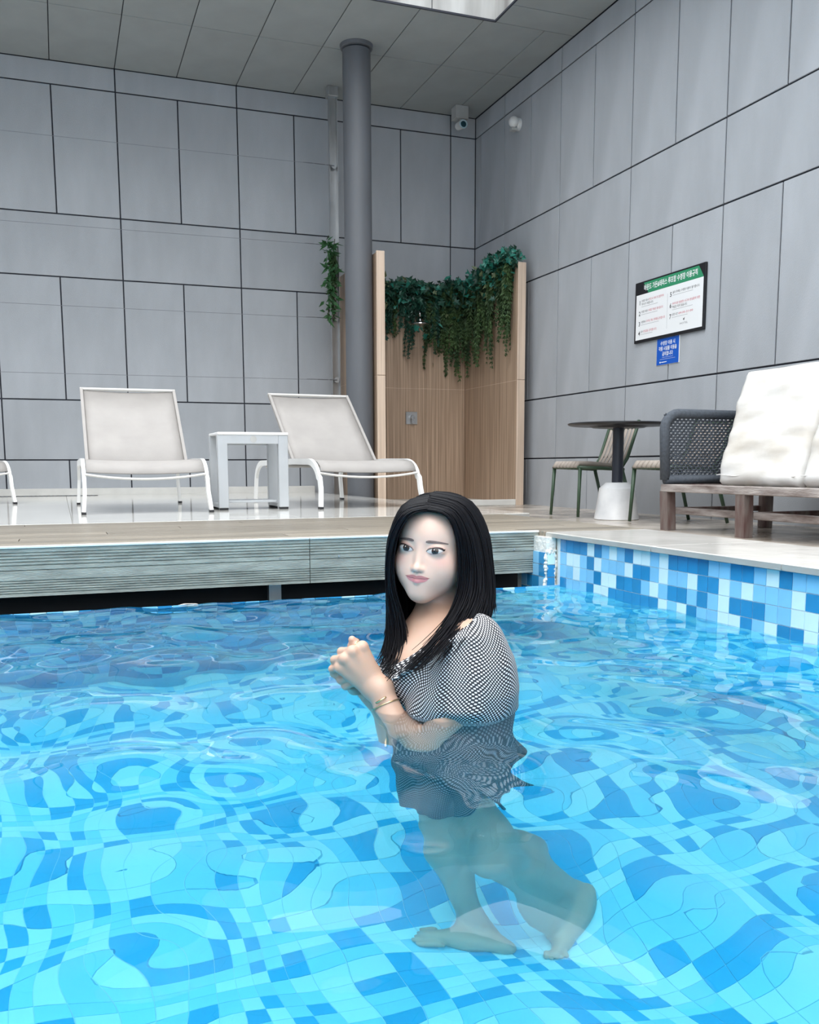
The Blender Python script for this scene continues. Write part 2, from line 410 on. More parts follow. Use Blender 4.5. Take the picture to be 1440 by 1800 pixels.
cells = [Vector((XR-PT*(k+.5), YB+.001, ZW+.002-PT*(r_+.5))) for r_ in range(int((ZW-ZPF)/PT)) for k in range(int((XR-WX0)/PT))]
cells.sort(key=lambda c: (c.z < ZW-PT*4 or c.x < -2.2, c.z, c.x))
lay_tiles(pwb, 'back', cells, 240, (.34,.40,.26))
pfl = struct(MB().box(WX0-.2, XR+.2, WY0-.2, YB+.2, ZPF-.2, ZPF).build('pool_floor', MAT['tile_grout']))
cells = [Vector((XR-PT*(k+.5), YB-PT*(j+.5), ZPF)) for j in range(int((YB-WY0)/PT)) for k in range(int((XR-WX0)/PT))]
def fl_key(c):
    d = c-CAM; f_ = d.x*math.sin(YAW)+d.y*math.cos(YAW); s_ = d.x*math.cos(YAW)-d.y*math.sin(YAW)
    return (not (f_ > 1.55 and abs(s_) < f_*.52), f_)
cells.sort(key=fl_key)
MAT['floor_lit_d'] = mat('mid_blue_mosaic_lit', (.03,.40,.75), .12, noise_amt=.04, vary=.08)  # same mosaic as the walls, stronger light on the floor painted into its colours
MAT['floor_lit_l'] = mat('sky_blue_mosaic_lit', (.27,.71,.95), .12, noise_amt=.03, vary=.05)
MAT['floor_lit_p'] = mat('pale_blue_mosaic_lit', (.52,.85,.96), .12, noise_amt=.03, vary=.03)
lay_tiles(pfl, 'floor', cells, 300, (.27,.37,.36), ['floor_lit_d', 'floor_lit_l', 'floor_lit_p'])
pb2 = MB().box(WX0-.2, WX0, WY0-.2, YB+.2, ZPF-.2, -.03); struct(pb2.build('pool_wall_left', MAT['tile_l']))
pb3 = MB().box(WX0-.2, XR+.2, WY0-.4, WY0-.2+.2, ZPF-.2, -.03); struct(pb3.build('pool_wall_front', MAT['tile_l']))
g_ = MB().box(-6, WX0-.2, -13, -6.6, -.3, -.02); g_.box(-6, 1.70, -13, WY0-.4, -.3, -.02)
struct(g_.build('surrounding_terrace', MAT['curb']))
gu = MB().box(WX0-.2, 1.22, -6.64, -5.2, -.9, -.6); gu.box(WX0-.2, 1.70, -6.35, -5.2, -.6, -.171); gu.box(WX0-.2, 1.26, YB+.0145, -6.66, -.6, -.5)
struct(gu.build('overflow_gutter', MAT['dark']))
# ragged tiled corner pier under the deck end
pier = struct(MB().box(1.222, XR, -6.66, -6.40, -.9, -.02).build('pool_corner_pier', MAT['grout_white']))
lp = MB(); random.seed(3)
for k in range(46):
    e = random.choice((0,1,2)); zz = random.uniform(-.245,-.075)
    x = 1.222+random.choice((-.001,.044))+random.uniform(-.004,.004) if e else random.uniform(1.222,1.268)
    if not e: zz = random.choice((-.078,-.24))+random.uniform(-.006,.006)
    lp.sphere((x,-6.662+random.uniform(-.002,.004),zz), (random.uniform(.005,.010),.006,random.uniform(.006,.014)), 7, 5)
lp.build('grout_smear', MAT['grout_white'], pier, True)
for zc, t in ((-.110,'tile_p'), (-.163,'tile_d'), (-.2165,'tile_d'), (-.27,'tile_l'), (-.3235,'tile_d'), (-.377,'tile_l'), (-.43,'tile_p')):
    MB().box(1.227, 1.262, -6.6655, -6.66, zc-.025, zc+.025).build('mosaic_tile', MAT[t], pier)
    for q in range(4): MB().box(1.218, 1.222, -6.655+q*.0535, -6.655+q*.0535+.05, zc-.025, zc+.025).build('mosaic_tile', MAT[random.choice(('tile_d','tile_d','tile_l'))], pier)

# ------------------------------------------------------------------ water
def wave_field(X, Y):
    g = np.random.default_rng(5); Z = np.zeros_like(X)
    for i in range(70):
        lam = 0.13*(1.0/0.13)**(g.random()**1.15); th = g.uniform(0, 2*PI) if i % 3 else g.normal(YAW*-1+1.2, .5)
        k = 2*PI/lam; a = .0105*lam**1.12*g.uniform(.5,1.3)/4.2
        wx = .35*np.sin(X*1.3+g.uniform(0,6))+.35*np.sin(Y*1.7+g.uniform(0,6))
        Z += a*np.sin(k*(X*math.cos(th)+Y*math.sin(th))+g.uniform(0,2*PI)+wx*2.2)
    return Z
def build_water():
    xs = np.concatenate([np.linspace(WX0-.02, -2.6, 60, endpoint=False), np.linspace(-2.6, XR-.002, 260)])
    ys = np.concatenate([np.linspace(WY0-.02, -9.9, 70, endpoint=False), np.linspace(-9.9, YB-.002, 250)])
    X, Y = np.meshgrid(xs, ys); Z = ZW+wave_field(X, Y)
    ny, nx = X.shape
    V = np.stack([X, Y, Z], -1).reshape(-1,3)
    I = np.arange(nx*ny).reshape(ny, nx)
    F = np.stack([I[:-1,:-1], I[:-1,1:], I[1:,1:], I[1:,:-1]], -1).reshape(-1,4).tolist()
    border = list(I[0,:])+list(I[1:,-1])+list(I[-1,-2::-1])+list(I[-2:0:-1,0])
    nb = len(V); low = V[border].copy(); low[:,2] = ZPF-.01
    low[:,0] = np.clip(low[:,0], WX0-.02, XR-.002)
    V2 = np.concatenate([V, low]); n = len(border)
    for i in range(n):
        j = (i+1) % n; F.append((int(border[j]), int(border[i]), nb+i, nb+j))
    F.append(tuple(nb+i for i in reversed(range(n))))
    me = bpy.data.meshes.new('pool_water'); me.from_pydata(V2.tolist(), [], F)
    me.polygons.foreach_set('use_smooth', [True]*((nx-1)*(ny-1))+[False]*(n+1)); me.update()
    m = bpy.data.materials.new('pool_water'); m.use_nodes = True; nn = m.node_tree; nn.nodes.clear()
    out = nn.nodes.new('ShaderNodeOutputMaterial'); gl = nn.nodes.new('ShaderNodeBsdfGlass')
    gl.inputs['IOR'].default_value = 1.333; gl.inputs['Roughness'].default_value = 0; gl.inputs['Color'].default_value = (1,1,1,1)
    va = nn.nodes.new('ShaderNodeVolumeAbsorption'); va.inputs['Color'].default_value = WATER_COL; va.inputs['Density'].default_value = WATER_DENS
    vs_ = nn.nodes.new('ShaderNodeVolumeScatter'); vs_.inputs['Color'].default_value = (.20,.80,1,1); vs_.inputs['Density'].default_value = .16; vs_.inputs['Anisotropy'].default_value = .2
    ad = nn.nodes.new('ShaderNodeAddShader'); nn.links.new(va.outputs[0], ad.inputs[0]); nn.links.new(vs_.outputs[0], ad.inputs[1])
    nn.links.new(gl.outputs[0], out.inputs['Surface']); nn.links.new(ad.outputs[0], out.inputs['Volume'])
    me.materials.append(m)
    o = link('pool_water', me)
    tag(o, 'clear rippling blue pool water filling the mosaic basin', 'water', kind='stuff')
WATER_COL = (.10, .88, .985, 1); WATER_DENS = .58
build_water()

# ------------------------------------------------------------------ column, post, cables
colm = empty('round_column', (2.09,-1.30,0))
smooth_by_angle(MB().lathe([(.132,-.12),(.132,ZC-.05)], (0,0,0), 48).build('shaft', MAT['column'], colm))
smooth_by_angle(MB().lathe([(.133,ZC-.035),(.15,ZC-.03),(.155,ZC-.0005)], (0,0,0), 48).build('collar', MAT['column'], colm))
tag(colm, 'round grey painted column rising to the ceiling beside the shower', 'column')
PX_, PY_ = 2.135, -.30
post = empty('steel_channel_post', (PX_,PY_,ZL))
b = MB(); b.box(-.045,.045,.0,.006,0,ZC-ZL-.02); b.box(-.045,-.039,-.04,0,0,ZC-ZL-.02); b.box(.039,.045,-.04,0,0,ZC-ZL-.02)
b.build('channel', MAT['steel'], post)
b = MB(); b.bbox(-.055,.055,-.045,.06,ZC-ZL-.10,ZC-ZL-.001,.004); b.build('top_bracket', MAT['steel'], post)
CZ = (3.385, 2.585, 1.84, 1.20)
for z in CZ:
    MB().lathe([(.028,0),(.028,.004),(.02,.006)], (0,-.047,z-ZL), 20, 'y').build('anchor_plate', MAT['silver'], post)
tag(post, 'galvanised steel channel post behind the round column', 'post')
names = ('topmost steel cable strung across the back wall under the ceiling', 'second steel cable down, ending in leaves at the post',
         'steel cable below the hanging leaves, third down the wall', 'lowest steel cable, just above the lounger backs')
for z, lb in zip(CZ, names):
    c = empty('steel_cable', (PX_-.05,PY_-.05,z))
    pts = [(-k*.4, 0, -.02*math.sin(min(1,k/20)*PI)) for k in range(21)]
    wi_ = MB().tube(pts, .0022, 5).build('wire', MAT['cable'], c)
    b = MB(); b.tube([(.05,0,0),(-.03,0,0)], .005, 6); b.tube([(-.05,0,.0),(-.16,0,0)], .0045, 6)
    for s_ in (-1,1): b.tube([(-.16,0,0),(-.19,s_*.007,0),(-.25,s_*.007,0),(-.28,0,0)], .0025, 5)
    b.build('turnbuckle', MAT['cable'], wi_)
    tag(c, lb, 'cable')

# ------------------------------------------------------------------ foliage
def leaf_geo(mb, p, d, n, L, W):
    """pointed leaf from p along d, facing n, folded along the midrib"""
    d = Vector(d).normalized(); n = Vector(n); n = (n-d*n.dot(d)).normalized(); s_ = d.cross(n)
    p = Vector(p)
    vs = [p, p+d*L*.35+s_*W+n*W*.25, p+d*L, p+d*L*.35-s_*W+n*W*.25, p+d*L*.45-n*W*.1]
    mb.add(vs, [(0,1,4),(1,2,4),(2,3,4),(3,0,4)])
def ivy_leaf(mb, p, d, n, L):
    """five-lobed ivy leaf"""
    d = Vector(d).normalized(); n = Vector(n); n = (n-d*n.dot(d)).normalized(); s_ = d.cross(n); p = Vector(p)
    out = [(0,0),(.42,-.02),(.30,.22),(.55,.45),(.22,.55),(0,1),(-.22,.55),(-.55,.45),(-.30,.22),(-.42,-.02)]
    vs = [p+s_*(x*L)+d*(y*L)+n*(abs(x)*.25*L) for x, y in out]+[p+d*(.4*L)-n*(.05*L)]
    mb.add(vs, [(i,(i+1) % 10,10) for i in range(10)])
def rv(): return Vector((random.uniform(-1,1), random.uniform(-1,1), random.uniform(-1,1)))
def fern_strand(mb, top, length, spread, dens=1.0, lean=Vector((0,0,0))):
    """a trailing strand: a thin stem with many short drooping leaflets"""
    p = Vector(top); n = max(6, int(length/.045)); pts = [p.copy()]
    dr = Vector((random.uniform(-.1,.1), random.uniform(-.1,.1), -1))+lean
    for i in range(n):
        p = p+dr.normalized()*(length/n)+rv()*.004; pts.append(p.copy())
    mb.tube(pts, .003, 4)
    for i, q in enumerate(pts):
        f = 1-.65*i/len(pts)
        for k in range(int(15*dens)):
            a = random.uniform(0, 2*PI); d = Vector((math.cos(a), math.sin(a)*.8, -1.3+random.uniform(-.3,.5)))
            leaf_geo(mb, q+rv()*.012, d, rv(), spread*f*random.uniform(.8,1.5), spread*f*.26)
random.seed(21)
ivy = empty('ivy_garland', (2.4,-.16,2.30))
O = Vector(ivy.location)
# the garland follows the top of the shower walls: along the back panel, then out along the right panel
def path(u):
    if u < .5: return Vector((2.36+(3.68-2.36)*u/.5, -.20, 2.27+.02*math.sin(u*30)))
    return Vector((3.68, -.20-1.2*(u-.5)/.5, 2.27+.10*max(0,(u-.55))/.45))
vm = MB()
for k in range(5):
    vm.tube([path(u/40)+rv()*.035-O for u in range(41)], .006, 5)
vm.build('vine', MAT['stem'], ivy)
mbs = {'leaf': MB(), 'leaf_teal': MB(), 'leaf_pale': MB()}
for k in range(1900):
    u = random.random(); q = path(u)
    drop = abs(random.gauss(0,1))*(.19 if u < .5 else .11)
    hump = .03+.05*max(0, math.sin(u*17))+(.07 if u > .6 else 0)
    q = q+Vector((random.gauss(0,.05), random.gauss(0,.05), hump*random.uniform(-.2,1)-drop*random.random()*1.7))
    if u >= .5: q.x = min(q.x, 3.87)
    q.y = min(q.y, -.03)
    r_ = random.random()
    key = 'leaf'
    if u > .58 and q.z > 2.12 and r_ < .5: key = 'leaf_teal'
    elif u < .58 and r_ < .12: key = 'leaf_teal'
    elif r_ > .94: key = 'leaf_pale'
    d = Vector((random.uniform(-1,1), random.uniform(-1.2,.3), random.uniform(-1.1,.6)))
    nn_ = Vector((-.3,-1,.4))+rv()*.7
    if random.random() < .6: ivy_leaf(mbs[key], q-O, d, nn_, random.uniform(.05,.09))
    else: leaf_geo(mbs[key], q-O, d, nn_, random.uniform(.07,.12), .018)
for k, nm in (('leaf','dark_leaves'), ('leaf_teal','teal_leaves'), ('leaf_pale','pale_leaves')):
    mbs[k].build(nm, MAT[k], ivy)['kind'] = 'stuff'
# trailing strands: (path position, length, leaflet size, material, strands in the tuft)
tufts = [(.01,1.00,.055,'leaf',5),(.035,.80,.055,'leaf',4),(.07,.36,.05,'leaf',3),(.12,.34,.05,'leaf',4),(.16,.50,.05,'leaf',4),(.19,.72,.05,'moss',3),(.225,.45,.05,'leaf',4),
         (.265,.80,.045,'leaf',4),(.29,.40,.05,'leaf',3),(.335,.85,.055,'moss',4),(.365,.62,.05,'leaf',4),(.40,.98,.055,'moss',5),(.43,1.02,.055,'moss',4),(.46,.86,.055,'moss',5),(.49,.95,.055,'moss',4),
         (.53,.80,.055,'moss',4),(.58,.85,.055,'moss',3),(.63,.72,.055,'moss',3),(.69,.95,.055,'moss',4),(.75,.66,.055,'moss',3),(.81,1.0,.055,'moss',4),(.88,.62,.055,'moss',3),(.94,.95,.055,'moss',4),(.985,.90,.055,'moss',4)]
for u, L, sp, mk, ns in tufts:
    mb = MB(); q = path(u)
    for k in range(ns+2):
        fern_strand(mb, q+Vector((random.uniform(-.045,.045), random.uniform(-.05,.04), random.uniform(-.08,.0)))-O, L*random.uniform(.60,1.02), sp, 1.0)
    mb.build('trailing_strand', MAT[mk], ivy)
tag(ivy, 'dark green ivy garland with trailing ferns draped over the shower walls', 'garland')
hp = empty('hanging_plant', (2.10,-.38,2.60)); O = Vector(hp.location)
lm = MB()
for k in range(130):
    q = Vector((2.06+random.gauss(0,.03), -.40+random.uniform(-.05,.03), 2.62-random.random()**1.2*.80))
    leaf_geo(lm, q-O, Vector((random.uniform(-1.1,.8), random.uniform(-1,.2), random.uniform(-1.1,.5))), Vector((-.3,-1,.3))+rv()*.6, random.uniform(.07,.14), .017)
lm.build('leaves', mat('fresh_green_leaf', (.035,.12,.04), .5, noise_amt=.4, noise_scale=9), hp)['kind'] = 'stuff'
for k in range(3):
    mb = MB(); fern_strand(mb, (random.uniform(-.06,.0),-.03,-.12), random.uniform(.5,.72), .06, .8); mb.build('trailing_strand', MAT['moss'], hp)
MB().tube([(.03,.03,.05),(0,-.02,-.1),(-.02,-.02,-.4),(-.01,-.02,-.8)], .004, 5).build('stem', MAT['stem'], hp)
tag(hp, 'small green trailing plant hanging on the steel post behind the column', 'plant')

# ------------------------------------------------------------------ shower
shw = empty('shower_enclosure', (2.25,-1.5,ZL))
ZT, ZSPL = 2.303-ZL, 1.15-ZL
def spart(nm, m, x0, x1, y0, y1, z0, z1, bv=.002):
    return MB().bbox(x0-2.25, x1-2.25, y0+1.5, y1+1.5, z0, z1, bv).build(nm, MAT[m], shw)
for z0, z1 in ((0, ZSPL-.002), (ZSPL+.002, ZT)):
    spart('side_panel', 'wood', 2.225, 2.283, -1.48, -.02, z0, z1)
    spart('edge_tile', 'wood_light', 2.205, 2.287, -1.50, -1.481, z0, z1)
    spart('side_panel', 'wood', 3.722, 3.78, -1.48, -.02, z0, z1)
    spart('edge_tile', 'wood_light', 3.705, 3.79, -1.50, -1.481, z0, z1)
    xs = (2.285, 2.76, 3.24, 3.72)
    for a, c in zip(xs, xs[1:]): spart('back_panel', 'wood', a+.0012, c-.0012, -.15, -.02, z0, z1)
spart('grout_line', 'wood_light', 2.226, 2.2825, -1.479, -.021, ZSPL-.004, ZSPL+.004); spart('grout_line', 'wood_light', 2.286, 3.719, -.149, -.021, ZSPL-.004, ZSPL+.004); spart('grout_line', 'wood_light', 3.7225, 3.779, -1.479, -.152, ZSPL-.004, ZSPL+.004)
spart('tray', 'curb', 2.285, 3.72, -1.46, -.151, 0, .03)
spart('curb', 'curb', 2.288, 3.704, -1.50, -1.44, 0, .06, .004)
tag(shw, 'open shower enclosure of three wood-look tiled walls in the corner', 'shower')
sh_ = empty('rain_shower', (3.05,-.15,1.95))
MB().lathe([(.035,-.002),(.035,-.012),(.02,-.018)], (0,0,0), 24, 'y').build('wall_flange', MAT['chrome'], sh_)
MB().tube([(0,-.01,0),(0,-.12,.005),(0,-.26,.0),(0,-.30,-.02),(0,-.305,-.06)], .011, 10).build('arm', MAT['chrome'], sh_, True)
smooth_by_angle(MB().lathe([(.012,-.055),(.02,-.075),(.05,-.085),(.108,-.105),(.112,-.115),(.108,-.118)], (0,-.305,-.03), 32).build('rain_head', MAT['chrome'], sh_))
tag(sh_, 'round chrome rain shower head under the ivy on the wood-look wall', 'shower head')
vl = empty('shower_valve', (3.06,-.15,.82))
MB().bbox(-.07,.07,-.012,-.0005,-.07,.07,.004).build('plate', MAT['steel'], vl)
b = MB(); b.lathe([(.026,-.012),(.026,-.045),(.022,-.05)], (0,0,.008), 20, 'y'); kb_ = b.build('knob', MAT['chrome'], vl)
MB().bbox(-.011,.011,-.058,-.04,-.062,.012,.003).build('lever', MAT['chrome'], kb_)
tag(vl, 'square chrome shower valve with lever on the wood-look wall', 'valve')

# ------------------------------------------------------------------ ceiling camera, wall sensor
cc = empty('security_camera', (3.60,-.26,ZC))
MB().bbox(-.075,.075,-.06,.075,-.135,-.001,.005).build('mount_box', MAT['grey_box'], cc)
b = MB(); b.tube([(0,-.01,-.135),(0,-.02,-.165)], .018, 10); b.build('neck', MAT['grey_box'], cc)
b = MB(); b.tube([(0,.05,-.185),(0,-.09,-.205)], [.04,.046], 24); hs_ = smooth_by_angle(b.build('housing', MAT['white_plastic'], cc))
MB().lathe([(.046,0),(.046,-.006),(.034,-.006),(.034,.0)], (0,-.09,-.205), 24, 'y').build('lens_ring', mat('pale_teal_ring', (.45,.62,.68), .3), hs_)
MB().lathe([(.033,-.001),(.03,-.006),(.01,-.010)], (0,-.09,-.205), 20, 'y').build('lens', mat('dark_lens', (.01,.05,.07), .1), hs_)
tag(cc, 'small security camera with ringed lens under a grey ceiling box', 'camera')
ws = empty('wall_sensor', (CX,-1.08,3.76))
smooth_by_angle(MB().lathe([(.062,-.0005),(.062,-.03),(.05,-.04)], (0,0,0), 24, 'x').build('base', MAT['white_plastic'], ws))
MB().sphere((-.075,-.025,.01), (.055,.05,.055), 20, 12).build('head', MAT['white_plastic'], ws, True)
MB().bbox(-.10,-.04,-.04,.02,-.075,-.045,.004).build('lower_lens', MAT['grey_box'], ws)
tag(ws, 'round white wall sensor high on the right wall near the corner', 'sensor')

# ------------------------------------------------------------------ signs on the right wall
def text_mesh(body, size, align='LEFT', bold=0, sx=1.0):
    cu = bpy.data.curves.new('t', 'FONT'); cu.body = body; cu.size = size; cu.align_x = align; cu.align_y = 'CENTER'; cu.offset = bold
    cu.resolution_u = 2
    ob = bpy.data.objects.new('t', cu); COL.objects.link(ob)
    bpy.context.view_layer.update()
    me = bpy.data.meshes.new_from_object(ob.evaluated_get(bpy.context.evaluated_depsgraph_get()))
    bpy.data.objects.remove(ob); bpy.data.curves.remove(cu)
    me.transform(Matrix.Scale(sx, 4, (1,0,0))); return me
# on the right wall, reading direction runs along -y; local sign frame: x right, y up, z out of the wall
SIGN_M = Matrix(((0,0,-1),(-1,0,0),(0,1,0))).to_4x4()
def flat(nm, m, parent, x0, x1, y0, y1, z, pts=None):
    b_ = MB(); P_ = pts or [(x0,y0),(x1,y0),(x1,y1),(x0,y1)]
    n = len(P_)
    b_.add([(x,y,z-.0006) for x,y in P_]+[(x,y,z) for x,y in P_], [tuple(range(n,2*n)), tuple(reversed(range(n)))]+[(i,(i+1) % n,n+(i+1) % n,n+i) for i in range(n)])
    return b_.build(nm, m, parent)
def text(nm, body, size, x, y, z, m, parent, align='LEFT', bold=0, width=None):
    me = text_mesh(body, size, align, bold)
    if width:
        xs = [v.co.x for v in me.vertices]
        if xs: me.transform(Matrix.Scale(width/(max(xs)-min(xs)), 4, (1,0,0)))
    me.materials.clear(); me.materials.append(m)
    o = link(nm, me, parent); o.location = (x, y, z); return o
MK = mat('print_black', (.008,.008,.011), .5, noise_amt=0); MWH = mat('print_white', (.86,.87,.88), .45, noise_amt=0); MRD = mat('print_red', (.62,.10,.14), .5, noise_amt=0)
MGN = mat('print_green', (.03,.27,.13), .45, noise_amt=0); MBL = mat('print_blue', (.006,.10,.52), .4, noise_amt=0); MGY = mat('print_grey', (.25,.25,.27), .5, noise_amt=0)
sg = empty('rules_sign'); sg.matrix_world = Matrix.Translation((CX-.001,-3.74,1.54)) @ SIGN_M
MB().bbox(-.455,.455,-.245,.245,0,.018,.002).build('board', MK, sg)
flat('paper', MWH, sg, -.435, .435, -.222, .142, .0186)
flat('green_banner', MGN, sg, 0,0,0,0, .0187, [(-.265,.142),(.437,.142),(.375,.232),(-.335,.232)])
text('title', '바운드 가든&테라스 루프탑 수영장 이용규칙', .052, -.33, .187, .0192, MWH, sg, bold=.0012, width=.69)
flat('divider', MGY, sg, -.006,-.0045,-.18,.09,.0188)
rules = [('1',-.395,.075,[('수영장 이용시 ','반드시 샤워 후 입장하여'),('','')],'주시기 바랍니다.',.30),
         ('2',-.395,-.012,[('수영장 이용시 ','수영모 착용은 필수입니다.')],'',.30),
         ('3',-.395,-.095,[('수영장에서 ','다이빙, 뛰는 행위를 금지합니다.')],'',.33),
         ('4',-.395,-.172,[('음식 ','반입을 금지합니다.')],'',.22),
         ('5',.025,.075,[('음주 후에는 수영장 이용이 불가합니다.','')],'',.34),
         ('6',.025,-.012,[('','부주의로 발생한 사고와 분실물에 대한')],'책임은 지지 않습니다.',.34),
         ('7',.025,-.095,[('운영 시간 ','09:00-21:00')],'',.26)]
for num, x, y, parts, second, wd in rules:
    text('rule_number', num, .05, x, y, .0192, MK, sg, bold=.0006)
    a, r = parts[0]; na, nr = len(a.strip()), len(r)
    wa = wd*na/(na+nr) if na+nr else 0
    if a.strip(): text('rule_text', a.strip(), .022, x+.035, y+.012, .0192, MK, sg, width=max(.01, wa-.008))
    if r: text('rule_text_red', r, .022, x+.035+wa, y+.012, .0192, MRD, sg, width=wd-wa)
    yy = y-.010
    if second: text('rule_text', second, .022, x+.035, y-.014, .0192, MK, sg, width=wd*.55); yy = y-.034
    flat('rule_line', MGY, sg, x+.035, x+.035+wd*.75, yy, yy+.002, .0188)
flat('logo_mark', MK, sg, 0,0,0,0,.0188, [(.20,-.135),(.222,-.122),(.214,-.148),(.209,-.140)])
text('logo_text', 'HOTEL', .02, .213, -.165, .0192, MGY, sg, 'CENTER', width=.10)
tag(sg, 'black framed swimming pool rules sign with green title banner on the grey wall', 'sign')
bs = empty('blue_notice'); bs.matrix_world = Matrix.Translation((CX-.001,-3.74,1.19)) @ SIGN_M
MB().bbox(-.15,.15,-.106,.106,0,.004,.001).build('sheet', MWH, bs)
flat('blue_print', MBL, bs, -.147,.143,-.104,.104,.0046)
for i, tx in enumerate(('수영장 이용 시','각종 시설물 이동을','금지합니다')):
    text('notice_text', tx, .036, -.002, .062-i*.042, .0052, MWH, bs, 'CENTER', bold=.0007, width=(.19,.235,.14)[i])
flat('thin_line', MWH, bs, -.07,.07,-.048,-.0465,.0049); flat('thin_line', MWH, bs, -.10,.10,-.062,-.0605,.0049)
flat('logo_mark', MWH, bs, -.105,-.09,-.090,-.078,.0049); flat('logo_text', MWH, bs, -.083,-.01,-.087,-.081,.0049)
tag(bs, 'small blue notice with white lettering below the rules sign', 'sign')

# ------------------------------------------------------------------ floor drain
dr = empty('floor_drain', (-1.6,-.26,0))
b = MB(); b.box(-1.25,1.25,-.06,.06,.0005,.003); b.build('channel_frame', MAT['black'], dr)
for k in range(62):
    MB().box(-1.24+k*.04,-1.24+k*.04+.02,-.055,.055,.003,.006).build('grate_bar', MAT['steel'], dr)
tag(dr, 'long slotted steel floor drain along the foot of the back wall', 'drain')

# ------------------------------------------------------------------ sun loungers
def make_lounger():
    """origin at the middle of the two front feet, +y towards the head end"""
    r_ = empty('sun_lounger'); W = .365
    def arc(t0, t1, c, ra, rb, n=7): return [(c[0]+ra*math.cos(t0+(t1-t0)*i/n), c[1]+rb*math.sin(t0+(t1-t0)*i/n)) for i in range(n+1)]
    prof = [(-.015,.012),(.012,.13),(.03,.20)]+arc(PI*.92, PI*.5, (.26,.18), .21, .135)+[(.6,.318),(1.0,.312)]+arc(PI*.5, PI*.06, (1.42,.16), .20, .15)+[(1.615,.012)]
    for s_ in (-1,1):
        pts = [(s_*(W+(.012 if z < .1 else 0)), y, z) for y, z in prof]
        sf_ = MB().bar(pts, .022, .042, (1,0,0)).build('side_frame', MAT['white_metal'], r_)
        for y in (-.015, 1.615):
            MB().bbox(s_*(W+.012)-.014, s_*(W+.012)+.014, y-.022, y+.022, .0, .016, .002).build('foot_cap', MAT['black'], sf_)
    def sling(nm, pr, w_, th=.006):
        b_ = MB(); n = len(pr); vs = []; fs = []
        for k, x in enumerate(np.linspace(-w_, w_, 9)):
            dip = .012*(1-(x/w_)**2)
            for (y, z) in pr: vs.append((x, y, z-dip))
            for (y, z) in pr: vs.append((x, y, z-dip-th))
        for k in range(8):
            for i in range(n-1):
                a = k*2*n+i; c = a+2*n
                fs.append((a, a+1, c+1, c)); fs.append((a+n, c+n, c+n+1, a+n+1))
            for i in (0, n-1):
                a = k*2*n+i; c = a+2*n; fs.append((a, c, c+n, a+n))
        for k in (0, 8):
            for i in range(n-1): a = k*2*n+i; fs.append((a, a+n, a+n+1, a+1))
        b_.add(vs, fs); return b_.build(nm, MAT['sling'], r_, True)
    sling('seat_sling', [(.055,.255),(.06,.275),(.085,.298),(.13,.318),(.25,.330),(.5,.333),(.75,.330)], .350)
    sling('back_sling', [(.76,.33),(.90,.455),(1.10,.63),(1.33,.835)], .318)
    for s_ in (-1,1):
        MB().bar([(s_*.325,.74,.322),(s_*.325,1.335,.842)], .02, .022, (1,0,0)).build('back_rail', MAT['sling'], r_)
    MB().tube([(-.335,1.335,.842),(.335,1.335,.842)], .012, 8).build('top_bar', MAT['taupe_metal'], r_)
    MB().tube([(x, .05, .238-.03*(1-(x/.36)**2)) for x in np.linspace(-.36,.36,11)], .013, 8, flat=(.6,1.2)).build('front_bar', MAT['taupe_metal'], r_)
    for y in (.75, 1.35): MB().tube([(-.36,y,.285),(.36,y,.285)], .012, 8).build('cross_bar', MAT['taupe_metal'], r_)
    MB().bar([(-.2,1.18,.69),(-.2,1.33,.30)], .015, .015).build('back_strut', MAT['taupe_metal'], r_)
    MB().bar([(.2,1.18,.69),(.2,1.33,.30)], .015, .015).build('back_strut', MAT['taupe_metal'], r_)
    return r_
l1 = make_lounger(); l1.location = (-.198,-4.24,0)
tag(l1, 'pale taupe sling sun lounger standing square, left of the side table', 'sun lounger', 'sun loungers on the tiled terrace')
l2 = copy_tree(l1); a_ = math.radians(4); l2.location = (.925+.365*math.cos(a_), -4.13+.365*math.sin(a_), 0); l2.rotation_euler = (0,0,a_)
l2['label'] = 'pale taupe sling sun lounger beside the grey column, right of the side table'
l3 = copy_tree(l1); a_ = math.radians(14); l3.location = (-1.04-.375*math.cos(a_),-2.285-.375*math.sin(a_),0); l3.rotation_euler = (0,0,a_)
l3['label'] = 'sun lounger near the floor drain, only its curved front leg in view'

# ------------------------------------------------------------------ white side table
st = empty('side_table', (.50,-4.02,0))
H = .505
MB().bbox(-.232,.232,-.005,.385,H-.018,H,.004).build('table_top', MAT['white_metal'], st)
MB().bbox(-.175,.165,.0,.02,H-.075,H-.018,.002).build('front_apron', MAT['silver'], st)
MB().bbox(-.175,.165,.36,.38,H-.075,H-.018,.002).build('back_apron', MAT['silver'], st)
for x in (-.205,.195):
    lg_ = [MB().bbox(x-.030,x+.035,.0,.05,.014,H-.018,.003).build('leg', MAT['silver'], st), MB().bbox(x-.030,x+.035,.33,.38,.014,H-.018,.003).build('leg', MAT['silver'], st)]
    MB().bbox(x-.028,x+.033,.05,.33,.015,.04,.002).build('base_rail', MAT['silver'], st)
    for y, l_ in zip((.025,.355), lg_): MB().bbox(x-.026,x+.031,y-.02,y+.02,0,.0145,.002).build('foot_cap', MAT['black'], l_)
MB().bbox(-.17,.16,.06,.32,.045,.06,.002).build('lower_shelf', MAT['silver'], st)
MB().lathe([(.022,-.0005),(.022,-.002)], (0,0,H-.045), 24, 'y').build('oval_badge', MAT['grey_box'], st).scale = (1,1,1)
tag(st, 'low white aluminium side table between the two sun loungers', 'side table')

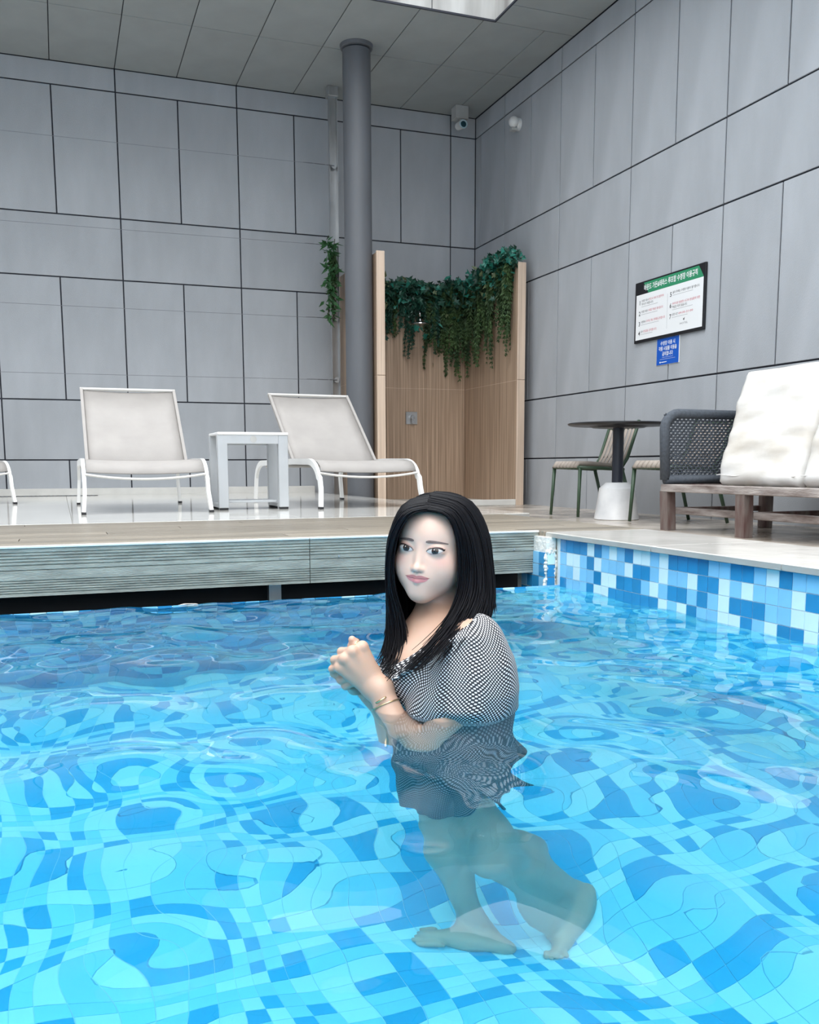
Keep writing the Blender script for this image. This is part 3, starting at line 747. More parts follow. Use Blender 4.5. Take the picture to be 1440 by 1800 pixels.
# ------------------------------------------------------------------ round café table
tb = empty('cafe_table', (3.215,-4.12,ZL))
smooth_by_angle(MB().lathe([(.345,.694),(.366,.699),(.375,.707),(.375,.712),(.367,.716)], (0,0,0), 48).build('table_top', MAT['tabletop'], tb))
MB().lathe([(.19,.680),(.22,.694)], (0,0,0), 32).build('mounting_plate', MAT['tabletop'], tb)
smooth_by_angle(MB().lathe([(.041,.25),(.041,.685)], (0,0,0), 24).build('pole', MAT['pole'], tb))
smooth_by_angle(MB().lathe([(.160,0),(.166,.006),(.132,.235),(.085,.277),(.05,.278)], (0,0,0), 40).build('marble_base', MAT['marble'], tb), 25)
tag(tb, 'round black cafe table on a dark pole and white marble base', 'table')

# ------------------------------------------------------------------ green strap chairs
def make_chair():
    """faces -x, origin at the floor under the seat's middle"""
    r_ = empty('garden_chair')
    for s_ in (-1,1):
        MB().tube([(-.235,s_*.215,.005),(-.215,s_*.20,.385)], [.012,.015], 8).build('leg', MAT['green'], r_, True)
        MB().tube([(.275,s_*.215,.005),(.16,s_*.20,.385)], [.012,.015], 8).build('leg', MAT['green'], r_, True)
        MB().tube([(-.225,s_*.20,.39),(.0,s_*.20,.382),(.18,s_*.20,.372)], .014, 8).build('seat_rail', MAT['green'], r_, True)
        MB().tube([(.15,s_*.20,.375),(.21,s_*.20,.46),(.305,s_*.20,.735),(.312,s_*.195,.757)], .014, 8).build('back_post', MAT['green'], r_, True)
    MB().tube([(-.225,-.20,.39),(-.225,.20,.39)], .013, 8).build('front_rail', MAT['green'], r_, True)
    MB().tube([(.295,-.20,.70),(.295,.20,.70)], .010, 8).build('top_rail', MAT['green'], r_, True)
    for k in range(7):
        y = -.165+k*.055
        MB().tube([(.17,y,.40),(.225,y,.50),(.27,y,.62),(.298,y,.71)], .021, 8, flat=(.35,1)).build('back_strap', MAT['strap'], r_, True)
    for k in range(7):
        y = -.165+k*.055
        MB().tube([(-.235,y,.385),(-.215,y,.42),(-.1,y,.418),(.05,y,.405),(.18,y,.39)], .026, 8, flat=(.75,1)).build('seat_strap', MAT['strap'], r_, True)
    return r_
c1 = make_chair(); c1.location = (3.30,-3.60,ZL)
tag(c1, 'green tube chair with taupe strap back, between the shower and the cafe table', 'chair', 'green strap chairs by the wall')
c2 = copy_tree(c1); c2.location = (3.36,-4.645,ZL)
c2['label'] = 'green tube strap chair half hidden behind the woven arm of the daybed'

# ------------------------------------------------------------------ teak daybed with woven arm and upright mattresses
db = empty('daybed', (2.85,-5.2,ZL)); O = Vector(db.location)
def dpart(nm, m, x0, x1, y0, y1, z0, z1, bv=.004):
    return MB().bbox(x0-O.x, x1-O.x, y0-O.y, y1-O.y, z0-O.z, z1-O.z, bv).build(nm, MAT[m], db)
YE = -7.55; ZS = .165
dpart('front_rail', 'teak', 2.83, 2.885, YE, -5.20, .118, ZS)
dpart('back_rail', 'teak', 3.60, 3.655, YE, -5.20, .118, ZS)
dpart('end_rail', 'teak_dark', 2.885, 3.60, -5.25, -5.20, .118, ZS)
for k in range(15):
    y = -5.33-k*.152; dpart('seat_slat', 'teak', 2.885, 3.60, y-.05, y+.05, .140, .160, .002)
for (x, y, dx) in ((2.86,-5.225,.02), (2.86,-5.93,.0), (2.86,-6.7,0), (2.86,-7.45,0)):
    b = MB(); sp = .085 if y < -5.5 else .035
    b.bar([(x-O.x+.012, y-O.y+(sp-.085+.04 if y > -5.5 else 0), .0), (x-O.x+.005, y-O.y, .245)], .062, .075, (1,0,0)); b.build('leg', MAT['teak_dark'], db)
for y in (-5.26,-5.93,-6.7,-7.45):
    dpart('leg', 'teak_dark', 3.575, 3.64, y-.035, y+.035, ZL, .118)
dpart('stretcher', 'teak', 2.90, 2.935, -5.895, -5.26, -.02, .022)
dpart('stretcher', 'teak', 2.90, 2.935, YE+.05, -5.965, -.02, .022)
for y in (-5.23,-5.93,-6.7): dpart('cross_stretcher', 'teak_dark', 2.93, 3.58, y-.02, y+.02, -.015, .02)
def woven(nm, x0, x1, z0, z1, place, nx, nz):
    """rope weave in a frame; place(x, z, t) -> world point, t = offset across the panel"""
    fr = MB(); R_ = .05
    pts = [(x0,z0),(x0,z1-R_*2)]+[(x0+R_*2-R_*2*math.cos(a), z1-R_*2+R_*2*math.sin(a)) for a in np.linspace(.2,PI/2,6)]+[(x1,z1),(x1,z0),(x0,z0)]
    fr.tube([place(x,z,0)-O for x, z in pts], .030, 10)
    p_ = fr.build(nm+'_frame', MAT['rope'], db, True)
    wv = MB()
    for i in range(nx):
        x = x0+(x1-x0)*(i+.5)/nx
        wv.tube([place(x, z0+(z1-z0)*k/24, .005*(1 if (k+i) % 2 else -1))-O for k in range(25)], .0048, 4, cap=False)
    for j in range(nz):
        z = z0+(z1-z0)*(j+.5)/nz; dz = .004 if j % 2 else -.004
        wv.tube([place(x0+(x1-x0)*k/30, z, .006*(1 if (k+j) % 2 else -1))-O for k in range(31)], .0052, 4, cap=False)
    wv.build(nm+'_weave', MAT['rope'], db)
woven('arm', 2.845, 3.58, ZS+.028, .60, lambda x, z, t: Vector((x-.02*max(0,(z-.17)/.43), -5.225+t, z)), 46, 24)
woven('backrest', YE+.05, -5.28, ZS+.028, .56, lambda x, z, t: Vector((3.62+.05*(z-.17)+t, x, z)), 90, 20)
tag(db, 'low weathered teak daybed with a slate woven rope arm along the wall', 'daybed')
def mattress(y0, y1, tilt, seed, lb):
    """stands on its long edge on the seat, leaning back towards the wall"""
    w_ = y1-y0; Hh = .725; T = .15; nx, nz = 26, 30
    rg = np.random.default_rng(seed); ph = rg.uniform(0,6,12)
    root = empty('mattress', (3.02,(y0+y1)/2,ZS+.006))
    def grid(sgn):
        vs = []
        for j in range(nz+1):
            for i in range(nx+1):
                u = i/nx*2-1; v = j/nz*2-1
                e = (1-abs(u)**10)*(1-abs(v)**10); rr = T/2*(max(0,e)**.35)
                rr += .005*math.sin(7*v+ph[0]+2*u)+.0035*math.sin(13*v+ph[1]-3*u)+.003*math.sin(23*v+5*u+ph[2])
                cy = u*w_/2*(1-.012*abs(v)**8); cz = (v+1)/2*Hh*(1-.0*abs(u)); x = sgn*rr*(1 if abs(u) < 1 and abs(v) < 1 else 0)
                vs.append((x, cy, cz))
        return vs
    A = grid(-1); B = grid(1); fs = []; n1 = nx+1
    for base in (0, len(A)):
        for j in range(nz):
            for i in range(nx): fs.append((base+j*n1+i, base+j*n1+i+1, base+(j+1)*n1+i+1, base+(j+1)*n1+i))
    b_ = MB(); lean = Matrix.Rotation(tilt, 4, 'Y')
    b_.add([lean @ Vector((x+T/2, y, z)) for x, y, z in A+B], fs)
    o = b_.build('cover', MAT['cushion'], root, True)
    bb_ = bmesh.new(); bb_.from_mesh(o.data); bmesh.ops.remove_doubles(bb_, verts=bb_.verts, dist=.0008); bmesh.ops.recalc_face_normals(bb_, faces=bb_.faces); bb_.to_mesh(o.data); bb_.free()
    sm = []
    for i in range(41):
        u = -1+2*i/40; sm.append(lean @ Vector((T/2-T*.44, u*w_/2*.96, .055+.004*math.sin(9*u))))
    MB().tube(sm, .0025, 5).build('seam', MAT['cushion'], o)
    tag(root, lb, 'mattress', 'white mattresses leaning on the daybed'); return root
mattress(-6.13, -5.45, .28, 1, 'stained white mattress propped upright next to the woven arm')
mattress(-6.83, -6.14, .30, 2, 'white mattress propped upright on the daybed, only its edge in view')

# ------------------------------------------------------------------ scrap floating at the foot of the deck
fp = on_z(325, 1062, ZW)
b = MB(); b.add([(-.035,0,.004),(-.01,.012,.007),(.03,.004,.006),(.038,-.006,.004),(.0,-.012,.008)], [(0,4,1),(1,4,2),(2,4,3)])
b.add([(-.035,0,-.002),(-.01,.012,.0),(.03,.004,.0),(.038,-.006,-.002),(.0,-.012,.001)], [(1,4,0),(2,4,1),(3,4,2)])
o = b.build('floating_scrap', MAT['cushion']); o.location = (fp.x, YB-.06, ZW+.006)
tag(o, 'small pale scrap floating on the water below the deck edge', 'scrap')

# ------------------------------------------------------------------ the woman in the pool
# person frame: a = to her back/right of view, b = away, c = up from the water; D0 = how far off she stands
D0 = 2.03
_h = Vector((math.sin(YAW), math.cos(YAW), 0)); _c0 = Vector((CAM.x, CAM.y, ZW))
def to_local(p): d = Vector(p)-_c0; return Vector((d.dot(_r0), d.dot(_h)-D0, d.z))
def to_world(q): return _c0+_r0*q[0]+_h*(q[1]+D0)+Vector((0,0,q[2]))
def P(px, py, dy=0.0):
    d = ray(px, py); return to_local(CAM+d*((D0+dy)/d.dot(_h)))
def U(px, py, dy=0.0):
    """a point under the water seen at (px, py), allowing for refraction"""
    d = ray(px, py).normalized(); e = CAM+d*((ZW-CAM.z)/d.z)
    n = Vector((0,0,1)); r = 1/1.333; ci = -d.dot(n); t = d*r+n*(r*ci-math.sqrt(1-r*r*(1-ci*ci)))
    s_ = (D0+dy-(e-_c0).dot(_h))/t.dot(_h); return to_local(e+t*s_)

def UF(px, py, c):
    """like U, at height c below the water"""
    d = ray(px, py).normalized(); e = CAM+d*((ZW-CAM.z)/d.z)
    n = Vector((0,0,1)); r = 1/1.333; ci = -d.dot(n); t = d*r+n*(r*ci-math.sqrt(1-r*r*(1-ci*ci)))
    return to_local(e+t*(c/t.z))

class Field:
    """signed distance on a rectilinear grid, meshed with surface nets"""
    def __init__(s, xs, ys, zs):
        s.x = np.asarray(xs, np.float32); s.y = np.asarray(ys, np.float32); s.z = np.asarray(zs, np.float32)
        s.d = np.full((len(xs), len(ys), len(zs)), 1.0, np.float32)
    def _box(s, lo, hi):
        i = np.searchsorted(s.x, [lo[0], hi[0]]); j = np.searchsorted(s.y, [lo[1], hi[1]]); k = np.searchsorted(s.z, [lo[2], hi[2]])
        sl = (slice(i[0], i[1]), slice(j[0], j[1]), slice(k[0], k[1]))
        return sl, s.x[sl[0]][:,None,None], s.y[sl[1]][None,:,None], s.z[sl[2]][None,None,:]
    def _join(s, sl, v, k, sub):
        if v.size == 0: return
        a = s.d[sl]
        if sub:
            h = np.clip(.5-.5*(a+v)/k, 0, 1); s.d[sl] = a*(1-h)+(-v)*h+k*h*(1-h)
        else:
            h = np.clip(.5+.5*(v-a)/k, 0, 1); s.d[sl] = v*(1-h)+a*h-k*h*(1-h)
    def ell(s, c, r, k=.01, R=None, sub=False):
        """ellipsoid; R columns are its axes"""
        m = max(r)+k*2+.03
        sl, X, Y, Z = s._box([c[i]-m for i in range(3)], [c[i]+m for i in range(3)])
        x, y, z = X-c[0], Y-c[1], Z-c[2]
        if R is not None:
            x, y, z = (R[0][0]*x+R[1][0]*y+R[2][0]*z, R[0][1]*x+R[1][1]*y+R[2][1]*z, R[0][2]*x+R[1][2]*y+R[2][2]*z)
        k0 = np.sqrt((x/r[0])**2+(y/r[1])**2+(z/r[2])**2); k1 = np.sqrt((x/r[0]**2)**2+(y/r[1]**2)**2+(z/r[2]**2)**2)
        s._join(sl, k0*(k0-1)/np.maximum(k1, 1e-6), k, sub)
    def cap(s, p, q, r0, r1, k=.01, sub=False):
        """tapered capsule"""
        m = max(r0, r1)+k*2+.02
        lo = [min(p[i], q[i])-m for i in range(3)]; hi = [max(p[i], q[i])+m for i in range(3)]
        sl, X, Y, Z = s._box(lo, hi)
        dx, dy, dz = (q[i]-p[i] for i in range(3)); L = dx*dx+dy*dy+dz*dz+1e-12
        t = np.clip(((X-p[0])*dx+(Y-p[1])*dy+(Z-p[2])*dz)/L, 0, 1)
        v = np.sqrt((X-p[0]-t*dx)**2+(Y-p[1]-t*dy)**2+(Z-p[2]-t*dz)**2)-(r0+(r1-r0)*t)
        s._join(sl, v, k, sub)
    def chain(s, pts, rs, k=.01):
        for i in range(len(pts)-1): s.cap(pts[i], pts[i+1], rs[i], rs[i+1], k)
    def cut(s, n, p):
        """keep the side with (x-p).n < 0"""
        v = (s.x[:,None,None]-p[0])*n[0]+(s.y[None,:,None]-p[1])*n[1]+(s.z[None,None,:]-p[2])*n[2]
        s.d = np.maximum(s.d, v.astype(np.float32))
    def mesh(s):
        d = s.d; ins = d < 0; nx, ny, nz = d.shape
        cnt = np.zeros((nx-1, ny-1, nz-1), np.int8)
        for i in (0,1):
            for j in (0,1):
                for k in (0,1): cnt += ins[i:nx-1+i, j:ny-1+j, k:nz-1+k]
        act = np.argwhere((cnt > 0) & (cnt < 8)); n = len(act)
        idx = np.full(cnt.shape, -1, np.int32); idx[act[:,0], act[:,1], act[:,2]] = np.arange(n)
        acc = np.zeros((n, 3)); num = np.zeros(n)
        ax = (s.x.astype(float), s.y.astype(float), s.z.astype(float))
        corners = [(i,j,k) for i in (0,1) for j in (0,1) for k in (0,1)]
        for a in corners:
            for dim in range(3):
                if a[dim]: continue
                b = list(a); b[dim] = 1
                A = act+np.array(a); B = act+np.array(b)
                da = d[A[:,0],A[:,1],A[:,2]].astype(float); db = d[B[:,0],B[:,1],B[:,2]].astype(float)
                m = (da < 0) != (db < 0); t = np.where(m, da/np.where(m, da-db, 1), 0)
                for q in range(3):
                    pa = ax[q][A[:,q]]; pb = ax[q][B[:,q]]; acc[:,q] += np.where(m, pa+(pb-pa)*t, 0)
                num += m
        V = acc/num[:,None]; F = []
        for dim in range(3):
            o1, o2 = (dim+1) % 3, (dim+2) % 3
            sa = [slice(None)]*3; sb = [slice(None)]*3; sa[dim] = slice(0,-1); sb[dim] = slice(1,None)
            for o in (o1, o2): sa[o] = slice(1,-1); sb[o] = slice(1,-1)
            ia, ib = ins[tuple(sa)], ins[tuple(sb)]
            e = np.argwhere(ia != ib); fl_ = ia[e[:,0],e[:,1],e[:,2]]
            e = e+np.array([1 if q != dim else 0 for q in range(3)])
            def cell(u, v):
                c_ = e.copy(); c_[:,o1] -= u; c_[:,o2] -= v; return idx[c_[:,0],c_[:,1],c_[:,2]]
            q4 = np.stack([cell(1,1), cell(0,1), cell(0,0), cell(1,0)], 1)
            q4[~fl_] = q4[~fl_][:,::-1]; F.append(q4)
        F = np.concatenate(F); F = F[(F >= 0).all(1)]
        return V, F
def np_mesh(name, V, F, mats, parent, smooth=True, colors=None, vec=None):
    W = np.asarray(_c0)[None]+V[:,0:1]*np.asarray(_r0)[None]+(V[:,1:2]+D0)*np.asarray(_h)[None]+V[:,2:3]*np.array([[0,0,1.0]])
    W = W-np.asarray(PERSON.location)[None]
    me = bpy.data.meshes.new(name); me.vertices.add(len(W)); me.vertices.foreach_set('co', W.ravel())
    me.loops.add(F.size); me.loops.foreach_set('vertex_index', F.ravel().astype(np.int32))
    me.polygons.add(len(F)); me.polygons.foreach_set('loop_start', np.arange(0, F.size, 4, dtype=np.int32)); me.polygons.foreach_set('loop_total', np.full(len(F), 4, np.int32))
    me.update(calc_edges=True); me.validate()
    if smooth: me.polygons.foreach_set('use_smooth', [True]*len(me.polygons))
    for m_ in (mats if isinstance(mats, list) else [mats]): me.materials.append(m_)
    if colors is not None:
        at = me.attributes.new('tone', 'FLOAT_COLOR', 'POINT'); at.data.foreach_set('color', np.concatenate([colors, np.ones((len(V),1))], 1).ravel().astype(np.float32))
    if vec is not None:
        at = me.attributes.new('cloth', 'FLOAT_VECTOR', 'POINT'); at.data.foreach_set('vector', vec.ravel().astype(np.float32))
    return link(name, me, parent)
def loc_mb_to_world(mb):
    o = PERSON.location; mb.v = [tuple(to_world(v)-o) for v in mb.v]; return mb

PERSON = empty('person', tuple(to_world((.10, .08, ZPF-ZW+.004))))
tag(PERSON, 'woman with long black hair standing in the pool in a dotted dress', 'person')

# --- head frame: x to the right of view, y to the back of the head, z up
HO = P(764, 957, .0)
_yaw, _rol, _pit = math.radians(-21), math.radians(5.0), math.radians(2)
HM = (Matrix.Rotation(_yaw, 3, 'Z') @ Matrix.Rotation(_rol, 3, 'Y') @ Matrix.Rotation(_pit, 3, 'X'))
HM_l = [list(r) for r in HM]
HS = 1.075
def H(x, y, z): return HO+HM @ (Vector((x, y, z))*HS)
def build_body():
    xs = np.arange(-.22, .50, .0022); ys = np.arange(-.36, .40, .0024)
    zs = np.concatenate([np.arange(-1.075, -.10, .007), np.arange(-.10, .50, .0019)])
    f = Field(xs, ys, zs)
    E_ = lambda c, r, k=.012, sub=False: f.ell(H(*c), [q*HS for q in r], k, HM_l, sub)
    C_ = lambda p, q, r0, r1, k=.012, sub=False: f.cap(H(*p), H(*q), r0*HS, r1*HS, k, sub)
    # skull, face, jaw
    E_((0,.012,.022), (.069,.088,.076)); E_((0,-.024,-.014), (.0625,.064,.080), .02)
    E_((0,-.028,.030), (.058,.058,.052), .02)
    for s_ in (-1,1):
        C_((s_*.040,-.010,-.050), (s_*.008,-.066,-.090), .021, .0125, .026)
        E_((s_*.031,-.053,-.036), (.028,.026,.028), .026)
    E_((0,-.040,-.058), (.047,.040,.036), .03)
    E_((0,-.060,-.084), (.020,.020,.019), .024)
    E_((0,-.066,-.058), (.026,.020,.020), .022)
    # shallow eye sockets, lids
    for s_ in (-1,1):
        E_((s_*.030,-.0975,.001), (.017,.010,.0095), .016, True)
        E_((s_*.030,-.0740,-.001), (.0165,.0130,.0105), .009)
    # nose
    C_((0,-.081,.004), (0,-.0950,-.034), .0036, .0048, .014); E_((0,-.0960,-.0365), (.0070,.0068,.0062), .008)
    for s_ in (-1,1):
        E_((s_*.0080,-.0880,-.0390), (.0048,.0070,.0046), .007); E_((s_*.0050,-.0935,-.0440), (.0022,.0030,.0016), .003, True)
    # lips
    for s_ in (-1,1):
        C_((s_*.017,-.0795,-.0545), (s_*.004,-.0885,-.0520), .0028, .0040, .007)
        C_((s_*.013,-.0805,-.0602), (0,-.0880,-.0620), .0034, .0052, .007)
        C_((s_*.022,-.0805,-.0562), (0,-.0945,-.0568), .0009, .0009, .002, True)
    # ears
    for s_ in (-1,1): E_((s_*.068,.006,-.018), (.006,.014,.026), .006)
    # neck and trunk
    NB = P(772, 1118, .02)
    f.cap(H(0,.022,-.055), NB, .046, .050, .02)
    sl, sr = P(832, 1128, -.145), P(716, 1128, .15)
    f.cap(NB, sl, .050, .042, .04); f.cap(NB, sr, .050, .042, .04)
    ch = P(776, 1180, .0); f.ell(ch, (.112,.132,.14), .04)
    f.ell(P(742, 1185, -.065), (.062,.062,.062), .03); f.ell(P(716, 1185, .055), (.062,.062,.062), .03)
    wa = Vector((ch.x+.015, .01, -.10)); f.cap(ch, wa, .110, .102, .04)
    hp_ = U(790, 1296, .0); f.cap(wa, hp_, .100, .118, .05); f.ell(hp_+Vector((.02,.0,-.02)), (.125,.135,.10), .04)
    # legs
    fk, fa = U(778, 1472, -.09), U(830, 1572, -.06)
    f.cap(hp_+Vector((-.02,-.05,-.05)), fk, .082, .055, .03); f.cap(fk, fa, .054, .033, .02)
    calf = fk.lerp(fa, .3)+Vector((.012,.01,0)); f.cap(calf, fk.lerp(fa,.6), .048, .036, .02)
    zf = ZPF-ZW+.028
    heel = UF(862,1606,zf); toe = UF(742,1618,zf-.008)
    f.cap(fa, heel, .034, .030, .015); f.cap(heel, toe, .032, .021, .02); f.cap(fa, toe.lerp(heel,.4), .030, .028, .02)
    for q in range(5): f.cap(toe+Vector((.012,(q-2)*.014+.003,0)), toe+Vector((-.028+.006*abs(q-1),(q-2)*.017,-.006)), .010, .008 if q != 1 else .009, .006)
    bk, ba = U(872, 1484, -.10), U(988, 1552, -.03)
    f.cap(hp_+Vector((.03,.06,-.05)), bk, .082, .054, .03); f.cap(bk, ba, .050, .032, .02)
    calf = bk.lerp(ba, .3)+Vector((.0,.012,.012)); f.cap(calf, bk.lerp(ba,.6), .047, .036, .02)
    bt = UF(992,1622,zf-.008); bh = U(1024,1560,-.03)
    f.cap(ba, bh, .034, .029, .015); f.cap(bh, bt, .030, .022, .02); f.cap(ba, bt.lerp(bh,.45), .030, .027, .02)
    for q in range(5): f.cap(bt+Vector(((q-2)*.014,.01,0)), bt+Vector(((q-2)*.017,-.026+.005*abs(q-1),-.006)), .010, .008, .006)
    # near arm
    el = U(748, 1305, -.19); wr = P(668, 1212, -.11)
    f.cap(sl, el, .046, .038, .02); f.cap(el, el.lerp(wr,.35), .038, .040, .015); f.cap(el.lerp(wr,.35), wr, .040, .0255, .015)
    # near hand: palm plate between wrist and the knuckle row, four curled fingers, thumb along the top
    kn = [P(637,1137,-0.110), P(620,1145,-0.123), P(606,1158,-0.125), P(598,1173,-0.117)]
    base = [P(662,1198,-0.100), P(660,1204,-0.107), P(657,1210,-0.109), P(655,1216,-0.103)]
    for a, b in zip(base, kn): f.cap(a, b, .017, .0125, .012)
    f.cap(wr, base[1], .0235, .021, .015); f.cap(wr, base[2], .0235, .020, .015)
    fl3 = ((.034,.021,.017), (.037,.024,.018), (.034,.022,.017), (.027,.017,.015))
    for q, (a, Ls) in enumerate(zip(kn, fl3)):
        f.ell(a, (.0118,.0118,.0112), .006)
        d1 = Vector((-.66,.70,-.10-.06*q)).normalized(); d2 = Vector((.10,.62,-.78)).normalized(); d3 = Vector((.72,.10,-.62)).normalized()
        p1 = a+d1*Ls[0]; p2 = p1+d2*Ls[1]; p3 = p2+d3*Ls[2]
        f.chain([a, p1, p2, p3], [.0105,.0092,.0084,.0072] if q < 3 else [.0092,.0080,.0074,.0064], .004)
    tb_ = P(655,1180,-0.095); t1 = P(640,1150,-0.083); t2 = P(626,1133,-0.085); t3 = P(619,1124,-0.093)
    f.chain([tb_, t1, t2, t3], [.017,.0125,.0105,.0080], .008)
    # far arm and hand, cupped under the near one
    el2 = U(706, 1300, .16); wr2 = P(640, 1222, .045)
    f.cap(sr, el2, .044, .037, .02); f.cap(el2, wr2, .035, .0235, .015)
    k2 = [P(604,1172,-0.045), P(606,1184,-0.055), P(611,1195,-0.060), P(619,1205,-0.057)]
    for q, a in enumerate(k2):
        f.cap(wr2+Vector((0,0,.004-q*.003)), a, .019, .0120, .012)
        p1 = a+Vector((-.012,-.026,.006)); p2 = p1+Vector((.016,-.016,.010)); p3 = p2+Vector((.016,.006,.006))
        f.chain([a, p1, p2, p3], [.0105,.0092,.0082,.0070], .004)
    f.chain([wr2+Vector((-.01,-.02,.012)), P(618,1176,-0.045), P(612,1158,-0.060)], [.015,.0115,.009], .008)
    V, F = f.mesh()
    # skin tone: powdered face, warmer arms, blush on the cheeks
    hv = (V-np.array(HO)) @ np.array(HM)/HS
    skin = np.tile(np.array([.54,.345,.255]), (len(V),1)); pale = np.array([.76,.52,.42])
    w_ = np.clip((hv[:,2]+.118)/.03, 0, 1)*np.clip((.06-hv[:,1])/.05, 0, 1)*(hv[:,2] > -.16)*(np.abs(hv[:,0]) < .1)
    skin = skin*(1-w_[:,None])+pale*w_[:,None]
    for s_ in (-1,1):
        g = np.exp(-(((hv[:,0]-s_*.043)/.015)**2+((hv[:,2]+.022)/.012)**2))*w_*(hv[:,1] < -.02)
        skin = skin*(1-.35*g[:,None])+np.array([.72,.29,.25])*.35*g[:,None]
        g = np.exp(-(((hv[:,0]-s_*.033)/.014)**2+((hv[:,2]-.003)/.0075)**2))*w_*(hv[:,1] < -.02)
        skin = skin*(1-.28*g[:,None])+np.array([.52,.30,.26])*.28*g[:,None]
    ms = mat('skin', (.7,.5,.42), .42, noise_amt=0); n = ms.node_tree; p_ = n.nodes['Principled BSDF']
    at = n.nodes.new('ShaderNodeAttribute'); at.attribute_name = 'tone'; n.links.new(at.outputs['Color'], p_.inputs['Base Color'])
    p_.inputs['Subsurface Weight'].default_value = .12; p_.inputs['Subsurface Radius'].default_value = (1,.35,.2); p_.inputs['Subsurface Scale'].default_value = .006
    np_mesh('body', V, F, ms, PERSON, colors=skin)
    return V, F, hv, dict(el=el, wr=wr, kn=kn, t2=t2, t3=t3, NB=NB, sl=sl, ch=ch, hp=hp_)
BV, BF, HV, LM = build_body()

# --- features laid on the face
from mathutils.bvhtree import BVHTree
_sel = (HV[:,1] < .02) & (np.abs(HV[:,0]) < .085) & (HV[:,2] > -.13) & (HV[:,2] < .11)
_fs = BF[_sel[BF].all(1)]; _used = np.unique(_fs); _re = np.full(len(HV), -1); _re[_used] = np.arange(len(_used))
_bvh = BVHTree.FromPolygons([tuple(v) for v in HV[_used]], [tuple(int(i) for i in q) for q in _re[_fs]])
def face_pt(x, z, off):
    hit, nr, _, _ = _bvh.ray_cast(Vector((x,-.25,z)), Vector((0,1,0)))
    if hit is None: return H(x, -.07, z)
    if nr.y > 0: nr = -nr
    return H(*(hit+Vector((0,-1,0))*off))
def face_patch(name, m, x0, x1, lo, hi, off, nu=24, nv=6, bulge=0.0, parent=None):
    mb = MB(); vs = []; fs = []
    for i in range(nu+1):
        x = x0+(x1-x0)*i/nu; a, b = lo(x), hi(x)
        for j in range(nv+1):
            v = j/nv; vs.append(face_pt(x, a+(b-a)*v, off+bulge*math.sin(PI*v)*math.sin(PI*i/nu)))
    for i in range(nu):
        for j in range(nv): a = i*(nv+1)+j; fs.append((a, a+1, a+nv+2, a+nv+1))
    mb.add(vs, fs); return loc_mb_to_world(mb).build(name, m, parent or PERSON, True)
M_SCL = mat('eye_white', (.55,.51,.49), .2, noise_amt=0); M_IRIS = mat('dark_brown_iris', (.030,.016,.012), .15, noise_amt=0); M_PUP = mat('pupil', (.004,.004,.004), .1, noise_amt=0)
M_LASH = mat('lash', (.02,.013,.014), .6, noise_amt=0); M_BROW = mat('eyebrow', (.20,.135,.12), .8, noise_amt=.2, noise_scale=200); M_LIP = mat('rose_lip', (.64,.25,.25), .3, noise_amt=.04)
M_LIPD = mat('upper_rose_lip', (.50,.20,.20), .35, noise_amt=.04); M_CREASE = mat('lid_crease', (.42,.25,.235), .6, noise_amt=0)
for s_ in (-1,1):
    cx = s_*.0300; w_ = .0158
    def u_(x): return (x-cx)/w_*s_            # -1 inner corner .. 1 outer corner
    def lo_(x): u = u_(x); return -.0008+.0018*u-.0048*max(0,1-u*u)**.75
    def up__(x): u = u_(x); return -.0008+.0018*u+.0064*max(0,1-u*u)**.6
    eye_ = face_patch('eye', M_SCL, cx-w_, cx+w_, lo_, up__, .0006)
    ir = .0070; ix = cx+.0020
    def ilo(x): return max(lo_(x), .0004-math.sqrt(max(0, ir*ir-(x-ix)**2)))
    def ihi(x): return max(ilo(x), min(up__(x), .0004+math.sqrt(max(0, ir*ir-(x-ix)**2))))
    face_patch('iris', M_IRIS, ix-ir, ix+ir, ilo, ihi, .0010, 18, 6, parent=eye_)
    pr_ = .0027
    face_patch('pupil', M_PUP, ix-pr_, ix+pr_, lambda x: .0006-math.sqrt(max(0,pr_*pr_-(x-ix)**2)), lambda x: .0006+math.sqrt(max(0,pr_*pr_-(x-ix)**2)), .0013, 12, 3, parent=eye_)
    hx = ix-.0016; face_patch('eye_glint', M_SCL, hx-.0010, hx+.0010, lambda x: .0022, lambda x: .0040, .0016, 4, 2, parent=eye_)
    face_patch('upper_lash', M_LASH, cx-w_*1.02, cx+w_*1.12, lambda x: up__(x)-.0004, lambda x: up__(x)+.0013+.0011*max(0,u_(x)+.4), .0012, 24, 2, parent=eye_)
    face_patch('lower_lash', M_CREASE, cx-w_*.7, cx+w_*1.02, lambda x: lo_(x)-.0009, lambda x: lo_(x)+.0001, .0009, 20, 2, parent=eye_)
    face_patch('lid_crease', M_CREASE, cx-w_*.9, cx+w_*1.1, lambda x: up__(x)+.0024, lambda x: up__(x)+.0031, .0005, 20, 2)
    bx0, bx1 = cx-s_*.0175, cx+s_*.0210
    def bu(x): return min(1, max(0, (x-bx0)/(bx1-bx0)))
    def bc(x): u = bu(x); return .0165+.0050*u-.0075*u*u
    face_patch('eyebrow', M_BROW, min(bx0,bx1), max(bx0,bx1), lambda x: bc(x)-.0032*(1-.6*bu(x)**2)*min(1,bu(x)/.16+.15)**.5, lambda x: bc(x)+.0028*(1-.75*bu(x)**1.8)*min(1,bu(x)/.16+.15)**.5, .0006, 24, 3)
LW = .0240
def mid(x): u = x/LW; return -.0568+.0022*u*u-.0003*math.cos(u*9)
def uptop(x): u = abs(x/LW); return mid(x)+(.0068*(1-u*u)**.8*(1-.22*math.exp(-(x/.0028)**2)) if u < 1 else 0)
def lobot(x): u = abs(x/LW); return mid(x)-(.0088*(1-u*u)**.6 if u < 1 else 0)
